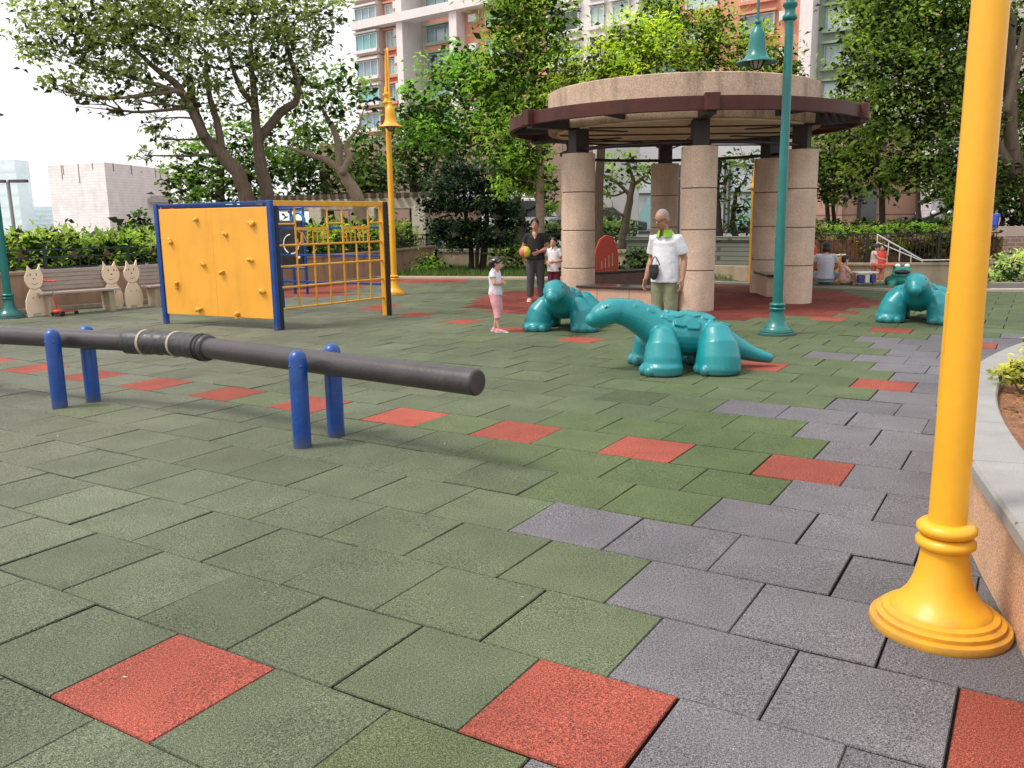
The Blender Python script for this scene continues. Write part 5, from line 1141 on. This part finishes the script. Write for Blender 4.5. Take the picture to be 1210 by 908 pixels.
def window(x, z, w_, h_, y, n, fr, gi, sill=None):
    key = (round(w_, 2), round(h_, 2), n, fr.name, gi, sill and sill.name)
    if key not in _win:
        f = MB(); t = .09
        for sx in (-1, 1): f.box((sx*(w_/2-t/2), -.05, 0), (t, .14, h_))
        for sz in (-1, 1): f.box((0, -.052, sz*(h_/2-t/2)), (w_-2*t, .13, t))
        for k in range(1, n): f.box((-w_/2+w_*k/n, -.045, 0), (.07, .10, h_-2*t))
        g_ = MB(); g_.box((0, 0, 0), (w_-2*t, .03, h_-2*t))
        fo = f.build('window', fr, tw); go = g_.build('pane', GLS[gi], fo)
        if sill: s_ = MB(); s_.box((0, -.16, -h_/2-.14), (w_+.35, .42, .26)); s_.build('sill', sill, fo); s_ = MB(); s_.box((0, -.16, h_/2+.14), (w_+.35, .42, .16)); s_.build('lintel', sill, fo)
        _win[key] = fo
        fo.location = (x, y, z)
    else:
        fo = copy_tree(_win[key], tw); fo.location = (x, y, z)
    return fo
rs = np.random.default_rng(9)
for z in (9.0, 11.5, 14.05, 16.55, 19.1, 21.6, 24.1):
    if z > 12:
        b = MB(); b.box((3.0, -.45, z), (3.2, .9, 2.45)); b.build('bay', C_BEI, tw)
    window(3.0, z, 3.0, 1.55, -.93, 3, FRM, int(rs.choice([0, 0, 1])), C_WHT)
    window(5.6, z+.05, 1.4, 1.6, -.06, 2, FRM, int(rs.choice([0, 1, 2])), C_SAL)
    b = MB(); b.box((6.75, -.3, z+.55), (.80, .55, .62)); b.build('air_conditioner', FRM, tw); b = MB(); b.box((6.75, -.3, z+.12), (1.0, .7, .1)); b.build('ledge', C_SAL, tw)
for z in (11.6, 14.2, 16.8, 19.3, 22.1, 24.6):
    b = MB(); b.box((11.55, 1.15, z+1.15), (4.8, .3, .75)); b.build('salmon_band', C_SAL, tw); window(11.5, z-.1, 4.6, 1.5, 1.14, 4, FRG, int(rs.choice([1, 2, 1])), C_GRN)
    window(18.6, z, 2.4, 1.5, -.06, 2, FRM, int(rs.choice([2, 2, 1])), C_SAL)
    b = MB(); b.box((16.2, -.3, z+.3), (.85, .55, .62)); b.build('air_conditioner', FRM, tw)
for z in (10.4, 12.9, 15.4, 17.9, 20.4):
    window(26.1, z, 3.0, 1.6, -.36, 2, FRM, int(rs.choice([3, 1, 3])), C_WHT); window(29.4, z, 1.3, 1.6, -.36, 2, FRM, int(rs.choice([2, 1])), C_WHT); window(31.6, z, 1.6, 1.6, -.36, 2, FRM, 2, C_WHT)
    window(34.8, z, 2.7, 1.6, .54, 3, FRG, 0, C_GRN); window(38.5, z, 2.6, 1.5, -.06, 2, FRM, 2, C_SAL); window(43.0, z, 2.6, 1.5, -.06, 2, FRM, 1, C_SAL)
    b = MB(); b.box((45.2, -.3, z+.3), (.85, .55, .62)); b.build('air_conditioner', FRM, tw)
for z in (10.1, 12.65, 15.2, 17.75):
    window(49.6, z, 3.4, 1.5, .24, 3, FRG, int(rs.choice([1, 2, 2])), C_GRN); window(55.5, z, 2.8, 1.5, -.06, 2, FRM, 2, C_SAL)

# ================================================================== TREES
def B(px, py, Y, rp, ry=None, k=.22):
    r_ = rp*Y/1022; rz_ = (ry or rp)*Y/1022; return (tuple(at(px, py, Y)), (r_, r_*.9, rz_), int(k*rp*(ry or rp)))
def S(pts, Y, r0, r1, z0=None):
    q = [at(x, y, Y if not hasattr(Y, '__len__') else Y[i]) for i, (x, y) in enumerate(pts)]
    if z0 is not None: q[0].z = z0
    return (q, r0, r1)
GREY_G = [(.070, .098, .036), (.165, .190, .074)]  # leaf colours lightened to carry the haze over the left crowns
tree('broadleaf_tree', 'large leaning open-crowned tree with trunk curving left above the climbing panel', [S([(299, 300), (292, 238), (282, 208), (262, 182), (243, 163), (229, 128), (224, 95)], 24, .20, .10, .5), S([(240, 160), (212, 105), (185, 82), (150, 50)], 23.6, .10, .04), S([(262, 182), (258, 150), (247, 110), (242, 60)], 24, .10, .04), S([(215, 110), (170, 96), (130, 84)], 23.2, .06, .03)],
     [B(*a) for a in ((55, 28, 23, 40), (105, 22, 23.4, 48), (165, 28, 23.6, 48), (36, 56, 22.8, 24), (88, 62, 23, 38), (138, 66, 23.2, 36), (185, 55, 23.6, 40), (232, 30, 24, 48), (152, 92, 23, 26), (62, 104, 22.6, 20, 12), (120, 122, 22.8, 26, 13), (90, 110, 22.8, 15, 10), (160, 118, 23, 14, 9), (183, 140, 23.4, 20, 16), (172, 184, 23.4, 15, 8), (212, 104, 23.8, 34), (252, 78, 24, 36), (192, 165, 23.6, 16, 10), (115, -15, 23.2, 60), (210, -15, 24, 60))], .145, GREY_G, seed=1, limb_r=.02, clump=.20, sub=22, dens=1.55, inner=.12, twigs=5)
tree('broadleaf_tree', 'upright open-crowned tree with forked trunk beside the leaning one', [S([(322, 300), (317, 238), (307, 190), (304, 158), (300, 110), (296, 50)], 24.6, .18, .06, .5), S([(306, 165), (330, 135), (350, 118), (348, 88), (335, 40)], 24.8, .12, .04), S([(303, 130), (280, 95), (268, 50)], 24.6, .08, .03)],
     [B(*a) for a in ((288, 22, 24.6, 46), (338, 20, 24.8, 46), (378, 28, 25, 26), (325, 66, 24.6, 36), (382, 10, 25, 28), (287, 78, 24.2, 34), (356, 92, 24.8, 26), (268, 122, 24, 24), (312, 108, 24.6, 22), (345, 60, 25, 24), (300, -25, 25, 60))], .145, GREY_G, seed=2, limb_r=.02, clump=.20, sub=22, dens=1.55, inner=.12, twigs=5)
tree('crooked_tree', 'small tree with crooked pale bare limbs behind the golden grid', [S([(436, 300), (424, 240), (409, 212), (401, 197)], 26, .20, .12, .5), S([(404, 203), (388, 190), (368, 184), (345, 176)], 26, .10, .04), S([(401, 198), (399, 168), (392, 150), (380, 128)], 26, .11, .04), S([(405, 203), (413, 186), (409, 172), (424, 152)], 25.8, .10, .04)],
     [B(*a) for a in ((378, 118, 26, 34), (408, 96, 26.2, 28), (350, 142, 26.4, 28), (432, 122, 26.2, 22), (368, 160, 26.6, 20), (430, 158, 26.2, 13), (395, 132, 26, 20))], .17, [(.05, .10, .022), (.14, .21, .05)], M_BARKL, seed=3, limb_r=.03)
tree('dense_tree', 'dense dark green tree filling the gap behind the two leaning trunks', [S([(262, 300), (260, 240), (262, 200)], 31, .2, .1, .5)], [B(*a, k=.3) for a in ((228, 192, 31, 32), (276, 172, 31, 36), (205, 218, 31, 22), (270, 214, 31, 34), (235, 225, 31, 26), (310, 210, 31.5, 34))], .19, [(.04, .08, .02), (.12, .18, .045)], seed=4, dens=1.5)
tree('dense_tree', 'dense dark green tree behind the crooked pale-limbed tree', [S([(392, 300), (388, 240), (380, 200)], 33, .2, .1, .5)], [B(*a, k=.34) for a in ((338, 182, 33, 36), (392, 196, 33, 42), (440, 192, 33, 36), (352, 214, 33, 30), (425, 216, 33, 34), (455, 212, 33, 24))], .19, [(.035, .065, .02), (.085, .13, .038)], seed=5, dens=1.5)
tree('dense_tree', 'dark round-headed tree just right of the slim yellow lamp', [S([(492, 300), (490, 240), (488, 200)], 31, .2, .1, .6), S([(490, 235), (505, 205), (515, 190)], 31, .1, .04)], [B(*a, k=.34) for a in ((495, 192, 31, 34), (480, 160, 31, 26), (515, 165, 31, 30), (488, 215, 31, 22), (535, 195, 31, 22))], .17, [(.018, .045, .014), (.06, .11, .03)], M_BARKD, seed=6, dens=1.5)
tree('mid_green_tree', 'mid green spreading tree in front of the apartment tower', [S([(592, 300), (588, 222), (582, 190), (566, 160), (552, 130)], 29, .16, .07, .6), S([(586, 200), (612, 170), (628, 150)], 29, .08, .03), S([(575, 178), (545, 165), (520, 150)], 29, .06, .03)], [B(*a, k=.3) for a in ((493, 142, 29, 30), (530, 100, 29, 36), (562, 88, 29, 30), (572, 138, 28.8, 38), (520, 145, 28.6, 36), (604, 112, 29, 32), (546, 72, 29.4, 20), (484, 118, 29, 18), (545, 175, 29, 24), (600, 160, 29, 26))], .16, [(.05, .115, .022), (.15, .26, .05)], seed=7, dens=2.1)
tree('drooping_tree', 'tall light green tree with drooping narrow leaves and straight pale trunk left of the pavilion', [S([(638, 330), (638, 250), (637, 170), (630, 100), (624, 30)], 22.6, .11, .05, .05), S([(637, 190), (612, 150), (596, 110)], 22.6, .05, .02), S([(634, 130), (652, 95), (660, 60)], 22.6, .05, .02)], [B(*a, k=.34) for a in ((606, 24, 22.6, 38), (648, 30, 22.8, 34), (596, 74, 22.4, 34), (640, 82, 22.6, 32), (578, 104, 22.4, 24), (618, 128, 22.4, 32), (590, 158, 22.4, 24), (628, 182, 22.4, 24), (606, 206, 22.6, 26), (652, 150, 22.6, 18), (640, 218, 22.8, 20), (620, -20, 22.8, 50))], .15, [(.065, .135, .014), (.20, .30, .05)], M_BARKL, seed=8, dens=2.1, aspect=.26, droop=.5, up=.1)
tree('light_green_tree', 'light green bushy tree with dark trunk between the topiary pine and the woman', [S([(616, 320), (618, 270), (612, 240)], 28, .16, .09, .3), S([(617, 262), (604, 240), (590, 225)], 28, .09, .04)], [B(*a, k=.3) for a in ((592, 212, 28, 26), (626, 208, 28, 26), (610, 190, 28, 26), (648, 238, 28, 14), (580, 235, 28, 14))], .15, [(.06, .12, .016), (.19, .27, .05)], M_BARKD, seed=9, dens=2.2)
YG = [(.12, .19, .016), (.34, .40, .05)]
tree('bamboo_tree', 'bright yellow-green feathery tree behind the left part of the drum roof', [S([(708, 320), (708, 220), (716, 120), (722, 60)], 23, .12, .05, .3), S([(710, 160), (690, 120), (672, 90)], 23, .05, .02)], [B(*a, k=.42) for a in ((676, 92, 22, 34), (716, 82, 22, 36), (758, 74, 22, 36), (660, 122, 22, 20), (700, 112, 22, 24), (736, 46, 22.6, 28), (770, 46, 22.6, 28), (745, 98, 21.6, 26))], .12, YG, seed=10, dens=2.1, aspect=.3, up=.2)
tree('bamboo_tree', 'bright yellow-green feathery tree behind the right part of the drum roof', [S([(836, 320), (838, 220), (836, 120), (840, 50)], 24, .12, .05, .3), S([(838, 150), (880, 100), (900, 70)], 24, .05, .02)], [B(*a, k=.40) for a in ((800, 62, 23, 36), (842, 60, 23, 36), (884, 66, 23, 32), (922, 74, 23, 26), (800, 24, 23.4, 30), (846, 30, 23.4, 28), (818, 94, 22.6, 26), (868, 94, 22.6, 26), (912, 102, 22.6, 20), (942, 92, 23, 14), (900, 40, 23.4, 16), (780, 8, 23.6, 26))], .12, [(.075, .125, .016), (.22, .27, .05)], seed=11, dens=2.0, aspect=.3, up=.2)
tree('slender_tree', 'slender pale-barked tree seen between the pavilion columns behind the elderly man', [S([(733, 315), (738, 270), (744, 238), (748, 212)], 25.6, .13, .07, .3), S([(745, 232), (728, 215), (712, 206)], 25.6, .05, .02), S([(747, 220), (765, 205), (775, 190)], 25.6, .05, .02)], [B(*a, k=.3) for a in ((722, 212, 25.6, 26, 18), (764, 204, 25.6, 24, 16), (706, 228, 25.6, 16, 14), (782, 214, 25.6, 16, 14), (714, 248, 25.6, 10, 9), (740, 190, 25.6, 26, 16))], .13, [(.05, .10, .018), (.16, .23, .045)], M_BARK, seed=12)
tree('slender_tree', 'slender dark-stemmed tree seen between the two right pavilion columns', [S([(850, 300), (848, 255), (846, 220), (852, 190)], 27, .12, .06, .5), S([(872, 300), (866, 262), (870, 225)], 27.4, .10, .05, .5)], [B(*a, k=.3) for a in ((860, 214, 27, 26, 20), (884, 200, 27, 20), (846, 232, 27, 14), (878, 244, 27, 16), (866, 262, 27, 13), (850, 195, 27, 20))], .15, [(.03, .06, .014), (.09, .13, .03)], M_BARKD, seed=13)
DK = [(.030, .058, .014), (.115, .160, .036)]
tree('evergreen_tree', 'very large dark glossy evergreen tree filling the upper right behind the yellow lamp', [S([(1236, 320), (1222, 250), (1198, 190), (1192, 90), (1196, 20)], 19, .16, .10, .3), S([(1188, 190), (1150, 130), (1110, 90), (1075, 60)], 19, .12, .04), S([(1190, 130), (1205, 60), (1215, 10)], 18.6, .08, .03)], [B(*a, k=.40) for a in ((1058, 26, 19, 44), (1100, 22, 19, 46), (1052, 80, 18.8, 42), (1098, 84, 18.6, 44), (1046, 136, 19, 38), (1092, 140, 18.6, 42), (1140, 90, 19, 34), (1140, 150, 19, 32), (1150, 30, 19.2, 36), (1078, 190, 18.6, 36), (1118, 196, 18.8, 30), (1166, 216, 19, 28), (1206, 210, 19, 24), (1210, 40, 19.6, 22), (1212, 130, 19.6, 20), (1080, -25, 19.4, 60), (1170, -20, 19.4, 50), (1240, 80, 19.6, 40), (1240, 180, 19.6, 40))], .105, DK, M_BARK, seed=14, dens=1.7, inner=.35)
tree('evergreen_tree', 'glossy evergreen tree with lighter outer leaves right of the green tower windows', [S([(1042, 285), (1042, 230), (1036, 170), (1028, 90)], 22, .075, .05, .6)], [B(*a, k=.38) for a in ((1022, 22, 21.6, 34), (1012, 72, 21.6, 28), (1006, 112, 21.4, 28), (1016, 152, 21.4, 32), (1030, 190, 21.6, 30), (1050, 215, 21.8, 22), (1040, 50, 22, 30), (1030, -20, 22, 36))], .12, [(.05, .085, .016), (.16, .21, .045)], M_BARKD, seed=15, dens=1.6, inner=.35)
tree('evergreen_tree', 'lower evergreen tree with two dark trunks right of the pavilion', [S([(980, 285), (977, 240), (970, 215)], 25, .065, .04, .6), S([(991, 285), (984, 240), (990, 215)], 25, .06, .04, .6)], [B(*a, k=.36) for a in ((982, 178, 24.6, 30), (965, 205, 24.6, 22), (994, 208, 24.6, 26), (1012, 188, 24.6, 24), (974, 226, 24.6, 18), (1008, 226, 24.6, 18), (985, 150, 25, 22))], .13, [(.035, .07, .014), (.12, .18, .04)], M_BARKD, seed=16, dens=1.6, inner=.35)
tree('evergreen_tree', 'narrow-trunked evergreen with bright hanging leaves in front of the white pier', [S([(1088, 285), (1085, 240), (1084, 205)], 26, .08, .05, .6)], [B(*a, k=.36) for a in ((1086, 205, 25, 22), (1108, 226, 25, 20), (1122, 246, 25, 14), (1106, 200, 25, 18), (1130, 222, 25, 18))], .15, [(.05, .10, .016), (.17, .25, .05)], M_BARKD, seed=17, dens=1.6, aspect=.34, droop=.3)
tree('background_tree', 'dark tree mass far right behind the blue walker', [S([(1180, 300), (1178, 250), (1176, 220)], 36, .2, .1, .6)], [B(*a, k=.4) for a in ((1150, 235, 36, 26), (1185, 228, 36, 26), (1215, 235, 36, 26), (1165, 262, 36, 16), (1200, 262, 36, 18), (1225, 262, 36, 16), (1190, 190, 37, 34), (1225, 170, 37, 34), (1160, 180, 37, 30), (1200, 120, 37, 36))], .22, [(.018, .035, .012), (.05, .08, .022)], M_BARKD, seed=18, inner=.5)
# clipped cloud pine
tree('topiary_pine', 'dark blue-green topiary pine with layered pads and three trunks on the lawn', [S([(557, 322), (556, 285), (550, 250), (548, 215)], 24.6, .07, .04, .05), S([(570, 322), (573, 285), (575, 255), (570, 225)], 24.6, .09, .04, .05), S([(564, 322), (566, 290), (590, 262), (598, 245)], 24.4, .05, .03, .05)],
     [B(*a, k=.95) for a in ((550, 205, 24.6, 34, 13), (530, 222, 24.4, 28, 12), (572, 222, 24.6, 30, 12), (516, 244, 24.4, 22, 12), (548, 242, 24.2, 30, 11), (588, 244, 24.6, 26, 11), (524, 268, 24.4, 22, 12), (600, 264, 24.4, 22, 9), (556, 268, 24.2, 24, 10), (584, 284, 24.2, 26, 9), (542, 288, 24.2, 22, 9), (602, 250, 24.4, 16, 8))], .10, [(.008, .024, .014), (.030, .062, .030)], M_BARKD, seed=19, dens=2.6, aspect=.22, up=.5, inner=.5, clump=.34, cat='topiary tree')
for i, (px, py, Y, rp, lab, cl) in enumerate(((600, 303, 24.5, 26, 'leafy green ground shrub right of the topiary pine behind the woman', 0), (640, 300, 24.2, 20, 'leafy green ground shrub directly behind the woman', 0), (505, 312, 24.8, 20, 'low green ground shrub left of the topiary pine', 0), (752, 308, 22.0, 22, 'dark leafy shrub right of the red shield panel', 1), (704, 308, 22.0, 16, 'dark leafy shrub left of the red shield panel', 1), (850, 300, 23.4, 20, 'dark shrub below the slatted wall by the thin yellow pole', 1), (160, 262, 24, 14, 'small round dark shrub standing above the hedge by the plant room', 1))):
    c, r_, n = B(px, py, Y, rp, rp*.6 if i < 6 else rp, k=.7)
    shrub('ground_shrub', lab, [(c, r_, max(160, n)), ((c[0]+r_[0]*.5, c[1], c[2]-.05), r_, max(100, n//2))], .12, [(.05, .11, .018), (.15, .23, .045)] if cl == 0 else [(.016, .035, .012), (.06, .10, .03)], 60+i)
for i in range(9):
    c, r_, n = B(470+i*32, 262 if i < 4 else 268, 29.5, 26, 15, k=.6); shrub('border_shrub', 'leafy dark green border shrub behind the iron fence of the back wall', [((c[0], c[1], 1.0), r_, n*2)], .16, [(.03, .06, .018), (.12, .17, .05)], 80+i, group='border shrubs behind the back wall fence', aspect=.34)

# ================================================================== CAMERA, LIGHT, WORLD
cam = bpy.data.cameras.new('camera'); co = bpy.data.objects.new('camera', cam); COL.objects.link(co)
R = Matrix((CR, -CD, -_f)).transposed(); co.matrix_world = Matrix.Translation((0, 0, CAMH)) @ R.to_4x4()
cam.sensor_fit = 'HORIZONTAL'; cam.sensor_width = 36; cam.lens = FPX/1210*36; cam.clip_end = 3000; cam.clip_start = .05
sc.camera = co
EL, AZ = math.radians(52), math.radians(-52)         # sun height; direction it comes from, clockwise from north is negative = left
sd = Vector((math.sin(AZ)*math.cos(EL), -.22*math.cos(EL), math.sin(EL))).normalized()
sun = bpy.data.lights.new('sun', 'SUN'); sun.energy = 2.7; sun.angle = math.radians(14); sun.color = (1, .95, .86)
so = bpy.data.objects.new('sun', sun); COL.objects.link(so); so.rotation_euler = sd.to_track_quat('Z', 'Y').to_euler()
w = bpy.data.worlds.new('World'); sc.world = w; w.use_nodes = True; N = w.node_tree.nodes; L = w.node_tree.links
sky = N.new('ShaderNodeTexSky'); sky.sky_type = 'NISHITA'; sky.sun_disc = False; sky.sun_elevation = math.asin(sd.z); sky.sun_rotation = math.atan2(sd.x, sd.y); sky.dust_density = 6; sky.air_density = 1.2
bg = N['Background']; bg.inputs['Strength'].default_value = .06; L.new(sky.outputs['Color'], bg.inputs['Color'])
cl = N.new('ShaderNodeBackground'); cl.inputs['Strength'].default_value = 1.10
tc = N.new('ShaderNodeTexCoord'); no = N.new('ShaderNodeTexNoise'); no.inputs['Scale'].default_value = 1.6; no.inputs['Detail'].default_value = 6; L.new(tc.outputs['Generated'], no.inputs['Vector'])
cr = N.new('ShaderNodeValToRGB'); cr.color_ramp.elements[0].color = (.90, .91, .93, 1); cr.color_ramp.elements[1].color = (1.0, .99, .97, 1); L.new(no.outputs['Fac'], cr.inputs['Fac']); L.new(cr.outputs['Color'], cl.inputs['Color'])
ad = N.new('ShaderNodeAddShader'); L.new(bg.outputs['Background'], ad.inputs[0]); L.new(cl.outputs['Background'], ad.inputs[1]); L.new(ad.outputs['Shader'], N['World Output'].inputs['Surface'])
sc.view_settings.view_transform = 'Standard'; sc.view_settings.look = 'None'; sc.view_settings.exposure = 0; sc.view_settings.gamma = 1
